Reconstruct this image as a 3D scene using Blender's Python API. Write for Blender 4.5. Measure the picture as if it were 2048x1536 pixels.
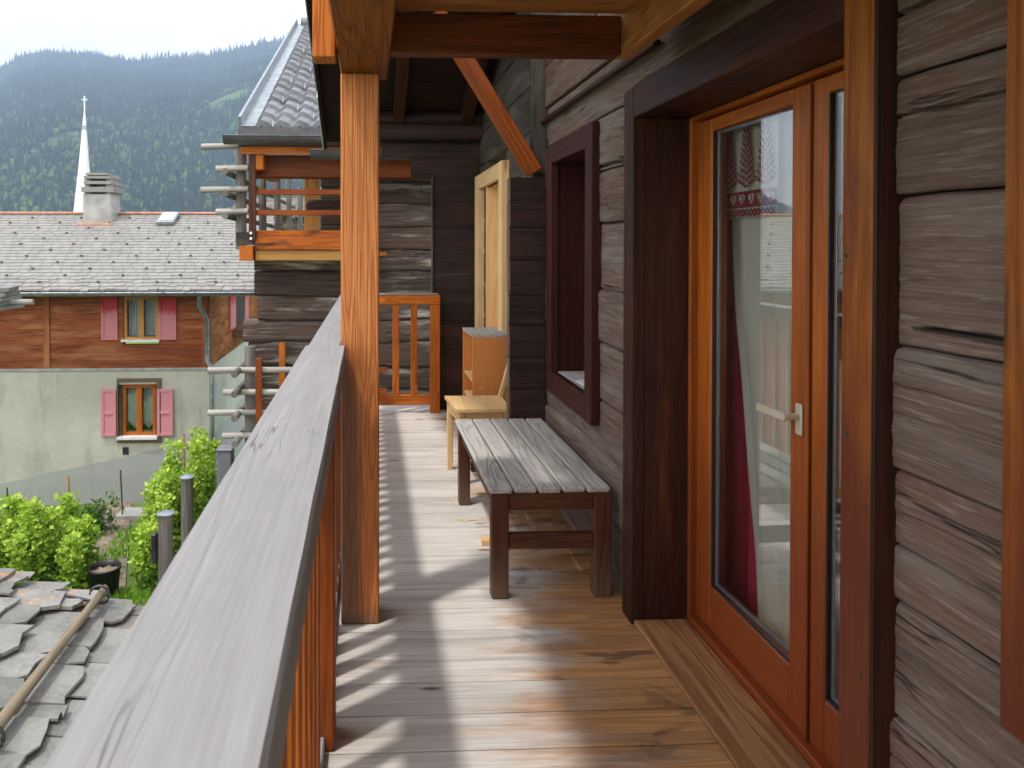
import bpy, math, random
import numpy as np
from mathutils import Vector, Matrix, noise as mn
random.seed(7)
R=math.radians
sc=bpy.context.scene
for o in list(bpy.data.objects): bpy.data.objects.remove(o)
# ------------------------------------------------------------------ camera
EYE=1.45; FPX=1500.; YAW=R(2.45); PIT=R(.74); PX,PY=801.,509.
cam_d=bpy.data.cameras.new('camera'); cam=bpy.data.objects.new('camera',cam_d); sc.collection.objects.link(cam)
cam.location=(0,0,EYE); cam.rotation_euler=(R(90)-PIT,0,-YAW)
cam_d.sensor_width=36; cam_d.lens=36*FPX/2048; cam_d.shift_x=(1024-PX)/2048; cam_d.shift_y=-(768-PY)/2048
cam_d.clip_start=.05; cam_d.clip_end=6000
cam_d.dof.use_dof=True; cam_d.dof.focus_distance=3.2; cam_d.dof.aperture_fstop=9.
sc.camera=cam
# ------------------------------------------------------------------ world, sun, exposure
SUN=Vector((-.33,-.25,1)).normalized()
el=math.asin(SUN.z); az=math.atan2(SUN.x,SUN.y)
w=bpy.data.worlds.new('World'); sc.world=w; w.use_nodes=True
nt=w.node_tree; nt.nodes.clear()
def N(t,ty,**k):
    n=t.nodes.new(ty)
    for a,b in k.items(): setattr(n,a,b)
    return n
sky=N(nt,'ShaderNodeTexSky',sky_type='NISHITA'); sky.sun_disc=False; sky.sun_elevation=el; sky.sun_rotation=az%(2*math.pi)
tc=N(nt,'ShaderNodeTexCoord'); mp=N(nt,'ShaderNodeMapping'); mp.inputs['Scale'].default_value=(1,1,2.6)
nz=N(nt,'ShaderNodeTexNoise'); nz.inputs['Scale'].default_value=1.7; nz.inputs['Detail'].default_value=7; nz.inputs['Roughness'].default_value=.55
cr=N(nt,'ShaderNodeValToRGB'); cr.color_ramp.elements[0].position=.22; cr.color_ramp.elements[0].color=(.45,.45,.45,1); cr.color_ramp.elements[1].position=.42
nz2=N(nt,'ShaderNodeTexNoise'); nz2.inputs['Scale'].default_value=3.1; nz2.inputs['Detail'].default_value=6
cr2=N(nt,'ShaderNodeValToRGB'); cr2.color_ramp.elements[0].position=.3; cr2.color_ramp.elements[0].color=(9.0,9.1,9.3,1); cr2.color_ramp.elements[1].position=.62; cr2.color_ramp.elements[1].color=(12.2,12.1,11.8,1)
mx=N(nt,'ShaderNodeMix',data_type='RGBA'); bg=N(nt,'ShaderNodeBackground'); bg.inputs['Strength'].default_value=.1; wo=N(nt,'ShaderNodeOutputWorld')
L=nt.links.new
L(tc.outputs['Generated'],mp.inputs['Vector']); L(mp.outputs[0],nz.inputs['Vector']); L(mp.outputs[0],nz2.inputs['Vector']); L(nz.outputs[0],cr.inputs[0]); L(nz2.outputs[0],cr2.inputs[0])
L(cr.outputs[0],mx.inputs[0]); L(sky.outputs[0],mx.inputs[6]); L(cr2.outputs[0],mx.inputs[7]); L(mx.outputs[2],bg.inputs[0]); L(bg.outputs[0],wo.inputs[0])
sl=bpy.data.lights.new('sun','SUN'); sl.energy=1.35; sl.angle=R(3.); sl.color=(1,.955,.88)
so=bpy.data.objects.new('sun',sl); sc.collection.objects.link(so); so.rotation_euler=SUN.to_track_quat('Z','Y').to_euler()
vs=sc.view_settings; vs.view_transform='Standard'; vs.look='None'; vs.exposure=1.13; vs.gamma=1
sc.cycles.use_denoising=True; sc.cycles.max_bounces=8; sc.cycles.transparent_max_bounces=12; sc.cycles.caustics_reflective=False; sc.cycles.caustics_refractive=False
# ------------------------------------------------------------------ helpers
FW=Vector((math.sin(YAW)*math.cos(PIT),math.cos(YAW)*math.cos(PIT),-math.sin(PIT))); RT=Vector((math.cos(YAW),-math.sin(YAW),0)); UP=RT.cross(FW)
def at(x,y,X=None,Y=None,Z=None):      # where the sight line of a measured point meets a real plane
    d=FW+RT*(x-PX)/FPX-UP*(y-PY)/FPX
    t=X/d.x if X is not None else Y/d.y if Y is not None else (Z-EYE)/d.z
    return Vector((0,0,EYE))+d*t
def fbm(p,s=1.): return mn.fractal(Vector(p)*s,1.0,2.0,4)
class MB:
    def __init__(s): s.v=[];s.f=[];s.g=[];s.r=[];s.m=[];s.sm=[]
    def add(s,vs,fs,gs,rnd=None,m=0,smooth=False):
        b=len(s.v); rnd=random.random() if rnd is None else rnd
        s.v+= [tuple(v) for v in vs]; s.g+=[tuple(g) for g in gs]; s.r+=[rnd]*len(vs)
        for f in fs: s.f.append([i+b for i in f]); s.m.append(m); s.sm.append(smooth)
    def box(s,x0,x1,y0,y1,z0,z1,gr='x',b=.003,m=0,rnd=None,T=None):
        a=[min(x0,x1),min(y0,y1),min(z0,z1)]; c=[max(x0,x1),max(y0,y1),max(z0,z1)]
        b=min(b,*( (c[i]-a[i])*.45 for i in range(3)))
        vs=[];idx={}
        for ax in range(3):
            for sx in (0,1):
                for sy in (0,1):
                    for sz in (0,1):
                        k=(sx,sy,sz); p=[(c[i] if k[i] else a[i]) for i in range(3)]
                        for i in range(3):
                            if i!=ax: p[i]+= -b if k[i] else b
                        idx[(ax,k)]=len(vs); vs.append(p)
        fs=[]
        for ax in range(3):
            o=[i for i in range(3) if i!=ax]
            for s1 in (0,1):
                q=[]
                for (u,v) in ((0,0),(1,0),(1,1),(0,1)):
                    k=[0,0,0];k[ax]=s1;k[o[0]]=u;k[o[1]]=v; q.append(idx[(ax,tuple(k))])
                fl=(s1==1)^(ax==1)
                fs.append(q if fl else q[::-1])
        for ax in range(3):       # edges parallel to ax
            o=[i for i in range(3) if i!=ax]
            for u in (0,1):
                for v in (0,1):
                    k0=[0,0,0];k0[o[0]]=u;k0[o[1]]=v;k1=list(k0);k1[ax]=1;k0=tuple(k0);k1=tuple(k1)
                    q=[idx[(o[0],k0)],idx[(o[0],k1)],idx[(o[1],k1)],idx[(o[1],k0)]]
                    fs.append(q if ((u==v)^(ax==1)) else q[::-1])
        for sx in (0,1):
            for sy in (0,1):
                for sz in (0,1):
                    k=(sx,sy,sz); q=[idx[(0,k)],idx[(1,k)],idx[(2,k)]]
                    fs.append(q if (sx+sy+sz)%2 else q[::-1])
        of=(random.uniform(0,60),random.uniform(0,9),random.uniform(0,9))
        P={'x':(0,1,2),'y':(1,2,0),'z':(2,0,1)}[gr]
        gs=[(p[P[0]]+of[0],p[P[1]]+of[1],p[P[2]]+of[2]) for p in vs]
        if T is not None: vs=[T@Vector(p) for p in vs]
        s.add(vs,fs,gs,rnd,m)
    def beam(s,p0,p1,w,h,up=(0,0,1),b=.003,m=0,rnd=None):
        p0=Vector(p0);p1=Vector(p1);d=p1-p0;l=d.length;d.normalize();sd=d.cross(Vector(up)).normalized();u=sd.cross(d)
        T=Matrix(((d.x,-sd.x,u.x,p0.x),(d.y,-sd.y,u.y,p0.y),(d.z,-sd.z,u.z,p0.z),(0,0,0,1)))
        s.box(0,l,-w/2,w/2,-h/2,h/2,'x',b,m,rnd,T)
    def tube(s,pts,rs,n=8,m=0,cap=True,wob=0,rnd=None,smooth=True):
        pts=[Vector(p) for p in pts]
        if not hasattr(rs,'__len__'): rs=[rs]*len(pts)
        vs=[];gs=[];of=random.uniform(0,50); l=0
        for i,p in enumerate(pts):
            d=(pts[min(i+1,len(pts)-1)]-pts[max(i-1,0)]).normalized()
            a=Vector((0,0,1)) if abs(d.z)<.9 else Vector((1,0,0)); sd=d.cross(a).normalized();u=sd.cross(d)
            if i: l+=(p-pts[i-1]).length
            for j in range(n):
                t=2*math.pi*j/n; r=rs[i]*(1+wob*mn.noise(Vector((l*3+of,math.cos(t)*1.5,math.sin(t)*1.5))))
                vs.append(p+sd*math.cos(t)*r+u*math.sin(t)*r); gs.append((l+of,math.cos(t)*rs[i]+of,math.sin(t)*rs[i]))
        fs=[[i*n+j,i*n+(j+1)%n,(i+1)*n+(j+1)%n,(i+1)*n+j] for i in range(len(pts)-1) for j in range(n)]
        s.add(vs,fs,gs,rnd,m,smooth)
        if cap:
            s.add(vs[:n],[list(range(n))[::-1]],gs[:n],rnd,m); s.add(vs[-n:],[list(range(n))],gs[-n:],rnd,m)
    def prism(s,poly,axis,a0,a1,gr='x',m=0,rnd=None):   # polygon in the two other axes, extruded along axis
        n=len(poly); vs=[]
        for a in (a0,a1):
            for q in poly:
                p=list(q); p.insert(axis,a); vs.append(p)
        fs=[list(range(n))[::-1],[i+n for i in range(n)]]+[[i,(i+1)%n,(i+1)%n+n,i+n] for i in range(n)]
        P={'x':(0,1,2),'y':(1,2,0),'z':(2,0,1)}[gr]; of=random.uniform(0,50)
        s.add(vs,fs,[(v[P[0]]+of,v[P[1]]+of,v[P[2]]) for v in vs],rnd,m)
    def build(s,name,mats,parent=None,loc=None):
        me=bpy.data.meshes.new(name); 
        o=bpy.data.objects.new(name,me); sc.collection.objects.link(o)
        org=Vector(loc) if loc is not None else Vector((0,0,0))
        base=Vector((0,0,0))
        if parent is not None: o.parent=parent; base=wloc(parent)
        if loc is not None: o.location=org-base
        else: org=base
        me.from_pydata([(v[0]-org.x,v[1]-org.y,v[2]-org.z) for v in s.v],[],s.f)
        if not isinstance(mats,(list,tuple)): mats=[mats]
        for m in mats: me.materials.append(m)
        me.polygons.foreach_set('material_index',s.m); me.polygons.foreach_set('use_smooth',s.sm)
        a=me.attributes.new('g','FLOAT_VECTOR','POINT'); a.data.foreach_set('vector',np.array(s.g,dtype=np.float32).ravel())
        a=me.attributes.new('rnd','FLOAT','POINT'); a.data.foreach_set('value',np.array(s.r,dtype=np.float32))
        me.validate(); me.update()
        return o
def wloc(o):
    p=Vector(o.location)
    while o.parent: o=o.parent; p+=Vector(o.location)
    return p
def tag(o,label=None,cat=None,group=None,kind=None):
    if label: o['label']=label
    if cat: o['category']=cat
    if group: o['group']=group
    if kind: o['kind']=kind
    return o
def thing(name,loc,label,cat,group=None):
    o=bpy.data.objects.new(name,None); sc.collection.objects.link(o); o.location=loc; o.empty_display_size=.1
    return tag(o,label,cat,group)
def cp(o,parent,loc):
    c=o.copy(); sc.collection.objects.link(c); c.parent=parent; c.location=loc; return c
# ------------------------------------------------------------------ materials
class G:
    def __init__(s,name):
        s.m=bpy.data.materials.new(name); s.m.use_nodes=True; s.t=s.m.node_tree; s.t.nodes.clear()
        s.o=N(s.t,'ShaderNodeOutputMaterial'); s.b=N(s.t,'ShaderNodeBsdfPrincipled'); s.l(s.b.outputs[0],s.o.inputs[0])
    def l(s,a,b): s.t.links.new(a,b)
    def set(s,sock,v):
        if isinstance(v,(int,float)): sock.default_value=v
        elif isinstance(v,(tuple,list)): sock.default_value=tuple(v)+((1,) if len(sock.default_value)==4 and len(v)==3 else ())
        else: s.l(v,sock)
    def noise(s,vec,scale=1,detail=3,rough=.5,dist=0):
        n=N(s.t,'ShaderNodeTexNoise'); s.l(vec,n.inputs['Vector']); n.inputs['Scale'].default_value=scale; n.inputs['Detail'].default_value=detail; n.inputs['Roughness'].default_value=rough; n.inputs['Distortion'].default_value=dist
        return n.outputs[0]
    def vmul(s,v,k,add=None):
        n=N(s.t,'ShaderNodeVectorMath',operation='MULTIPLY'); s.set(n.inputs[0],v); s.set(n.inputs[1],k); return n.outputs[0]
    def vadd(s,v,k):
        n=N(s.t,'ShaderNodeVectorMath',operation='ADD'); s.set(n.inputs[0],v); s.set(n.inputs[1],k); return n.outputs[0]
    def M(s,op,a,b=0.,c=0.):
        n=N(s.t,'ShaderNodeMath',operation=op); s.set(n.inputs[0],a); s.set(n.inputs[1],b)
        if op in('MULTIPLY_ADD','SMOOTH_MIN'): s.set(n.inputs[2],c)
        return n.outputs[0]
    def ss(s,v,a,b,lo=0.,hi=1.):
        n=N(s.t,'ShaderNodeMapRange',interpolation_type='SMOOTHSTEP'); s.set(n.inputs[0],v); n.inputs[1].default_value=a; n.inputs[2].default_value=b; n.inputs[3].default_value=lo; n.inputs[4].default_value=hi
        return n.outputs[0]
    def mix(s,f,a,b,mode='MIX'):
        n=N(s.t,'ShaderNodeMix',data_type='RGBA',blend_type=mode); s.set(n.inputs[0],f); s.set(n.inputs[6],a); s.set(n.inputs[7],b); return n.outputs[2]
    def attr(s,a):
        return N(s.t,'ShaderNodeAttribute',attribute_name=a)
    def sep(s,v):
        n=N(s.t,'ShaderNodeSeparateXYZ'); s.l(v,n.inputs[0]); return n.outputs
    def bump(s,h,st,d=.01):
        n=N(s.t,'ShaderNodeBump'); n.inputs['Strength'].default_value=st; n.inputs['Distance'].default_value=d; s.l(h,n.inputs['Height']); s.l(n.outputs[0],s.b.inputs['Normal'])
    def geo(s): return N(s.t,'ShaderNodeNewGeometry').outputs['Position']
    def fin(s,col,rough=.6,spec=.4):
        s.set(s.b.inputs['Base Color'],col); s.set(s.b.inputs['Roughness'],rough); s.b.inputs['Specular IOR Level'].default_value=spec
        return s.m
def sat(c,k):
    l=.3*c[0]+.55*c[1]+.15*c[2]; return tuple(max(.001,l+(x-l)*k) for x in c)
def wood(name,a,d,rough=.6,ring=9.,rk=14.,ringamt=.55,fib=.35,stain=None,stamt=.5,stscale=1.,grey=None,gramt=0.,gpos=(.45,.7),knots=.6,vary=.35,bmp=.4,spec=.35,crack=0.,bd=.004,fs=(2.2,110.),zred=None,pale=0.):
    if max(a)>2.2*min(a) and 'pine' not in name and 'post' not in name: a=sat(a,1.13); d=sat(d,1.13)
    spec*=.55
    m=G(name); g=m.attr('g').outputs['Vector']; r=m.attr('rnd').outputs['Fac']
    oi=N(m.t,'ShaderNodeObjectInfo').outputs['Random']
    cb=N(m.t,'ShaderNodeCombineXYZ'); m.l(m.M('MULTIPLY',oi,37.),cb.inputs[0]); m.l(m.M('MULTIPLY',oi,5.),cb.inputs[1])
    g=m.vadd(g,cb.outputs[0])
    # knots: sparse elongated spots
    vo=N(m.t,'ShaderNodeTexVoronoi'); m.l(m.vmul(g,(1.3,5.,5.)),vo.inputs['Vector']); vo.inputs['Scale'].default_value=1.; vo.inputs['Randomness'].default_value=1.
    kd=vo.outputs['Distance']
    warp=m.ss(kd,0.,.45,1.,0.)
    n=m.noise(m.vmul(g,(.55,ring,ring)),1,2,.45,.35)
    n=m.M('ADD',n,m.M('MULTIPLY',warp,.22*min(1,knots*1.4)))
    rg=m.M('SINE',m.M('MULTIPLY',n,rk*math.pi))
    rg=m.ss(rg,-.2,1.)
    f=m.noise(m.vmul(g,(fs[0],fs[1],fs[1])),1,4,.62)
    f2=m.noise(m.vmul(g,(fs[0]*4,fs[1]*2.6,fs[1]*2.6)),1,2,.6)
    big=m.noise(m.vmul(g,(.9,3.,3.)),stscale,4,.6,.4)
    col=m.mix(m.M('MULTIPLY',rg,ringamt),a,d)
    col=m.mix(m.ss(f,.40,.66,0,min(1,fib*1.35)),col,d)
    col=m.mix(m.ss(f2,.48,.66,0,fib*.8),col,(min(1,a[0]*1.35),min(1,a[1]*1.35),min(1,a[2]*1.35)))
    if stain: col=m.mix(m.ss(big,.48,.68,0,stamt),col,stain)
    if grey:
        gb=m.noise(m.vmul(g,(1.1,7.,7.)),1,5,.65,.2)
        col=m.mix(m.ss(gb,gpos[0],gpos[1],0,gramt),col,grey)
    if pale: pn=m.noise(m.vmul(g,(7.,120.,120.)),1,3,.6); col=m.mix(m.ss(pn,.57,.65,0,pale),col,(.42,.37,.32))
    if zred:
        Pz=m.sep(m.geo())[2]; zn=m.noise(m.vmul(g,(1.5,9.,9.)),1,4,.6); col=m.mix(m.ss(m.M('ADD',Pz,m.M('MULTIPLY',m.M('SUBTRACT',zn,.5),zred[4])),zred[0],zred[1],zred[3],0.),col,zred[2])
    kn=m.ss(kd,.05,.11,knots,0.)
    col=m.mix(kn,col,(d[0]*.5,d[1]*.4,d[2]*.4))
    h=m.M('ADD',m.M('MULTIPLY',rg,-.5),m.M('MULTIPLY',f,.6))
    if crack:
        c=m.noise(m.vmul(g,(1.0,16.,16.)),1,3,.55,.15)
        c=m.M('ABSOLUTE',m.M('SUBTRACT',c,.5)); cm=m.M('MULTIPLY',m.ss(c,.0,.012,1.,0.),m.ss(m.noise(m.vmul(g,(1.4,3.,3.)),1,2),.5-.05*(crack>.95),.62-.08*(crack>.95)))
        col=m.mix(m.M('MULTIPLY',cm,crack),col,(.012,.009,.008)); h=m.M('SUBTRACT',h,m.M('MULTIPLY',cm,3.))
    v=m.M('MULTIPLY_ADD',r,vary,1-vary*.5)
    cv=N(m.t,'ShaderNodeCombineXYZ'); [m.l(v,cv.inputs[i]) for i in range(3)]
    col=m.mix(1.,col,cv.outputs[0],'MULTIPLY')
    m.bump(h,bmp,bd)
    rr=m.ss(f,.2,.8,rough-.1,rough+.12)
    mat=m.fin(col,rr,spec)
    mat['_c']=1
    return mat
M_={}
M_['larch']=wood('larch_orange',(.52,.175,.050),(.27,.062,.016),.5,ring=13,rk=24,ringamt=.55,stain=(.34,.085,.02),stamt=.45,knots=.5,vary=.15,bmp=.5)
M_['larch_deep']=wood('larch_red_brown',(.27,.072,.022),(.10,.022,.008),.45,stain=(.06,.018,.01),stamt=.5,knots=.4)
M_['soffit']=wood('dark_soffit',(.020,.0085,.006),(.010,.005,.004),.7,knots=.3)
M_['raft']=wood('dark_rafter',(.050,.017,.009),(.022,.009,.005),.6,knots=.3)
M_['balu']=wood('baluster_red',(.38,.115,.032),(.17,.04,.012),.5,ring=13,rk=20,ringamt=.5,stain=(.22,.05,.015),stamt=.5,knots=.3,vary=.3)
M_['beam']=wood('beam_brown',(.30,.105,.028),(.13,.038,.011),.55,stain=(.07,.025,.012),stamt=.55,knots=.5,crack=.6)
M_['joist']=wood('joist_brown',(.17,.046,.014),(.07,.018,.006),.5,stain=(.035,.01,.005),stamt=.4,knots=.2)
M_['ceil']=wood('ceiling_pine',(.46,.190,.060),(.26,.085,.026),.55,ring=6,knots=1.,vary=.2)
M_['casing']=wood('casing_dark',(.040,.0125,.007),(.014,.0055,.004),.5,grey=(.15,.042,.013),gramt=.5,gpos=(.55,.72),stain=(.085,.022,.009),stamt=.35,stscale=.8,knots=.2,bmp=.25,spec=.45,vary=.2)
M_['casing_red']=wood('casing_red',(.045,.011,.008),(.018,.006,.005),.5,stain=(.05,.012,.01),stamt=.5,knots=.1,bmp=.2,spec=.4,vary=.15)
M_['nearpost']=wood('casing_orange',(.30,.105,.026),(.15,.042,.012),.5,ring=9,rk=12,stain=(.15,.036,.012),stamt=.85,stscale=1.8,zred=(.75,1.45,(.105,.022,.009),.93,1.0),grey=(.05,.018,.010),gramt=.8,gpos=(.56,.68),knots=.5,bmp=.3,spec=.45,vary=.1)
M_['door']=wood('door_larch',(.44,.140,.040),(.25,.062,.018),.42,ring=10,rk=14,ringamt=.45,fib=.35,zred=(.35,1.15,(.21,.042,.012),.85,.7),stain=(.20,.045,.013),stamt=.6,stscale=.9,knots=.05,bmp=.2,spec=.5,vary=.25)
M_['log']=wood('weathered_log',(.165,.110,.086),(.080,.052,.042),.8,ring=16,rk=10,ringamt=.22,fib=.5,stain=(.155,.075,.055),stamt=.6,grey=(.23,.20,.17),gramt=.6,gpos=(.45,.68),knots=.9,vary=.3,bmp=.5,spec=.2,crack=.8,bd=.003,fs=(4.,150.),pale=.24)
M_['darkplank']=wood('dark_plank',(.034,.020,.0165),(.013,.009,.008),.62,stain=(.085,.028,.02),stamt=.5,grey=(.10,.092,.088),gramt=.4,gpos=(.58,.8),knots=.3,vary=.5,bmp=.5,crack=.6)
M_['greyplank']=wood('grey_plank',(.068,.056,.044),(.032,.026,.021),.7,grey=(.17,.15,.125),gramt=.6,knots=.3,vary=.3,bmp=.5,crack=.6)
M_['rail']=wood('weathered_handrail',(.29,.281,.288),(.235,.227,.232),.7,ring=11,rk=14,ringamt=.3,fib=.32,grey=(.345,.335,.342),gramt=.5,stain=(.27,.26,.27),stamt=.3,knots=.12,vary=.08,bmp=.25,crack=.5)
M_['bench']=wood('bench_top_grey',(.46,.435,.41),(.25,.225,.21),.75,ring=11,rk=26,ringamt=.6,fib=.3,grey=(.5,.48,.46),gramt=.4,knots=.4,vary=.2,bmp=.8)
M_['benchleg']=wood('bench_leg_brown',(.095,.032,.018),(.032,.014,.010),.5,zred=(-.05,.28,(.17,.12,.08),.75,.2),stain=(.20,.085,.04),stamt=.35,knots=.2,vary=.3)
M_['pine']=wood('fresh_pine',(.80,.54,.27),(.64,.37,.14),.45,ring=6,rk=9,ringamt=.45,fib=.2,knots=.8,vary=.12,bmp=.15)
M_['pine2']=wood('varnished_pine',(.62,.25,.075),(.44,.14,.03),.4,ring=6,rk=8,ringamt=.4,fib=.2,knots=.3,vary=.15,bmp=.15)
M_['thresh']=wood('threshold_larch',(.36,.19,.10),(.13,.06,.03),.6,ring=8,rk=15,ringamt=.6,fib=.4,knots=.2,bmp=.5)
M_['pole']=wood('grey_pole',(.17,.155,.14),(.075,.068,.062),.75,knots=.1,vary=.5,bmp=.4)
M_['brownpole']=wood('brown_pole',(.25,.20,.145),(.13,.10,.07),.75,knots=.1,vary=.1,bmp=.4)
M_['polelight']=wood('light_pole',(.38,.355,.33),(.20,.185,.17),.75,knots=.1,vary=.3,bmp=.3)
M_['farmwood']=wood('farmhouse_boards',(.27,.085,.036),(.10,.028,.014),.6,ring=18,rk=12,ringamt=.8,fib=.3,stain=(.40,.16,.07),stamt=.7,knots=.1,vary=.35,bmp=.3)
M_['oldlog']=wood('old_log_dark',(.10,.07,.058),(.035,.025,.022),.75,ring=10,ringamt=.6,stain=(.11,.05,.035),stamt=.5,grey=(.36,.32,.29),gramt=.85,gpos=(.52,.68),knots=.3,vary=.6,bmp=.8,crack=.9)
M_['burnt']=wood('scorched_larch',(.44,.13,.035),(.17,.04,.014),.5,stain=(.03,.016,.012),stamt=.95,stscale=1.6,knots=.3,vary=.2)
M_['yellowbeam']=wood('yellow_beam',(.58,.33,.13),(.38,.17,.06),.6,stain=(.24,.09,.03),stamt=.35,knots=.3)
def postmat():
    m=wood('post_larch',(.60,.225,.072),(.32,.085,.022),.5,ring=16,rk=26,ringamt=.6,stain=(.40,.10,.024),stamt=.4,knots=.45,vary=.05,bmp=.6)
    t=m.node_tree; b=[n for n in t.nodes if n.type=='BSDF_PRINCIPLED'][0]; src=b.inputs['Base Color'].links[0].from_socket
    g=G.__new__(G); g.m=m; g.t=t; g.b=b
    p=g.geo(); P=g.sep(p); n=g.noise(g.vmul(p,(60,60,3)),1,4,.6); n2=g.noise(g.vmul(p,(8,8,3)),1,3,.6)
    # weather stain down the railing side; foot mixed darker towards the floor
    zc=g.ss(P[2],1.22,1.0); low=g.ss(P[2],.05,.35)
    e=g.M('ADD',P[0],g.M('MULTIPLY',g.M('SUBTRACT',n,.5),.05)); wid=g.M('MULTIPLY_ADD',g.ss(P[2],1.25,.75),.085,-.115)
    k=g.ss(g.M('SUBTRACT',wid,e),-.02,.025)
    k=g.M('MULTIPLY',g.M('MULTIPLY',k,zc),.75)
    foot=g.M('MULTIPLY',g.ss(g.M('ADD',P[2],g.M('MULTIPLY',n2,.12)),.16,.04),.8)
    col=g.mix(k,src,(.13,.09,.072)); col=g.mix(foot,col,(.12,.09,.07)); g.l(col,b.inputs['Base Color']); return m
M_['postwood']=postmat()
def deckmat():
    m=G('deck_boards'); g=m.attr('g').outputs['Vector']; r=m.attr('rnd').outputs['Fac']
    pos=m.geo(); P=m.sep(pos)
    vo=N(m.t,'ShaderNodeTexVoronoi'); m.l(m.vmul(g,(1.6,5.9,5.9)),vo.inputs['Vector']); vo.inputs['Scale'].default_value=1.15
    kd=vo.outputs['Distance']; warp=m.ss(kd,0.,.4,1.,0.)
    n=m.noise(m.vmul(g,(.5,9.,9.)),1,2,.4,.3); n=m.M('ADD',n,m.M('MULTIPLY',warp,.2))
    rg=m.ss(m.M('SINE',m.M('MULTIPLY',n,13*math.pi)),-.3,1.)
    f=m.noise(m.vmul(g,(2.,120.,120.)),1,4,.62)
    # weathered grey towards the open side, brown under the roof
    wn=m.noise(m.vmul(g,(1.8,5.,5.)),1,5,.6,.3)
    edge=m.M('ADD',m.M('ADD',P[0],m.M('MULTIPLY',m.M('SUBTRACT',wn,.5),1.1)),m.M('MULTIPLY',m.M('SUBTRACT',r,.5),.15))
    edge=m.M('ADD',edge,m.ss(P[1],3.6,1.8,-.2,.1))
    br=m.ss(edge,.38,.80)
    grey=m.mix(m.M('MULTIPLY',rg,.3),(.64,.60,.565),(.50,.46,.43)); grey=m.mix(m.ss(f,.35,.75,0,.4),grey,(.27,.25,.24))
    brown=m.mix(m.M('MULTIPLY',rg,.5),(.56,.29,.115),(.32,.14,.05)); brown=m.mix(m.ss(f,.35,.75,0,.5),brown,(.17,.08,.04))
    col=m.mix(br,grey,brown)
    st=m.noise(m.vmul(g,(2.2,4.5,4.5)),1.3,5,.65,.8)
    col=m.mix(m.M('MULTIPLY',m.ss(st,.52,.64,0.,.8),m.ss(P[0],.35,.8)),col,(.12,.065,.042))
    st2=m.noise(m.vmul(g,(1.2,16.,16.)),1,4,.6); col=m.mix(m.ss(st2,.5,.72,0.,.5),col,(.20,.15,.12))
    col=m.mix(m.ss(kd,.04,.10,.9,0.),col,(.08,.045,.035))
    v=m.M('MULTIPLY_ADD',r,.22,.89); cv=N(m.t,'ShaderNodeCombineXYZ'); [m.l(v,cv.inputs[i]) for i in range(3)]
    col=m.mix(1.,col,cv.outputs[0],'MULTIPLY')
    m.bump(m.M('ADD',m.M('MULTIPLY',rg,-.4),m.M('MULTIPLY',f,.6)),.45,.004)
    return m.fin(col,.62,.35)
M_['deck']=deckmat()
def plain(name,c,rough=.5,metal=0.,var=.12,sc_=8.,spec=.4,bmp=0.):
    m=G(name); p=m.geo(); n=m.noise(p,sc_,4,.6)
    col=m.mix(m.ss(n,.3,.7),tuple(x*(1-var) for x in c),tuple(min(1,x*(1+var)) for x in c))
    m.b.inputs['Metallic'].default_value=metal
    if bmp: m.bump(n,bmp,.01)
    return m.fin(col,rough,spec)
M_['zinc']=plain('zinc',(.30,.33,.36),.38,.75,.2)
M_['gutter']=plain('dark_gutter',(.085,.08,.088),.35,.4,.25)
M_['steel']=plain('brushed_nickel',(.66,.60,.46),.35,.35,.05)
M_['seal']=plain('aluminium_spacer',(.42,.41,.44),.4,.6,.1,60)
M_['rubber']=plain('black_rubber',(.015,.015,.016),.6)
M_['white']=plain('white_paint',(.72,.71,.70),.5)
M_['iron']=plain('dark_iron',(.06,.06,.065),.5,.5,.3)
M_['blackplastic']=plain('black_plastic',(.02,.02,.022),.45)
M_['bin']=plain('grey_bin_plastic',(.20,.19,.24),.5)
M_['soil']=plain('soil',(.24,.19,.155),.95,0,.35,5,.1,.8)
M_['concrete']=plain('grey_concrete',(.34,.34,.33),.9,0,.2,4,.2,.4)
M_['ridge']=plain('ridge_cap',(.52,.24,.17),.7,0,.2)
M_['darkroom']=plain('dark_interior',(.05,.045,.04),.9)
M_['burgundy']=plain('burgundy_cloth',(.60,.04,.085),.85,0,.15,3)
M_['motif']=plain('red_motif_cloth',(.27,.02,.03),.85,0,.1,3)
M_['net']=plain('net_curtain',(.42,.47,.47),.9,0,.2,3)
M_['screw']=plain('bolt_steel',(.7,.7,.72),.3,.9,.05)
def linen():
    m=G('linen_cloth'); p=m.geo(); n=m.noise(m.vmul(p,(300,300,300)),1,2)
    m.bump(n,.2,.002); return m.fin(m.mix(m.ss(n,.3,.7),(.58,.56,.47),(.68,.66,.56)),.9,.1)
M_['linen']=linen()
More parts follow.
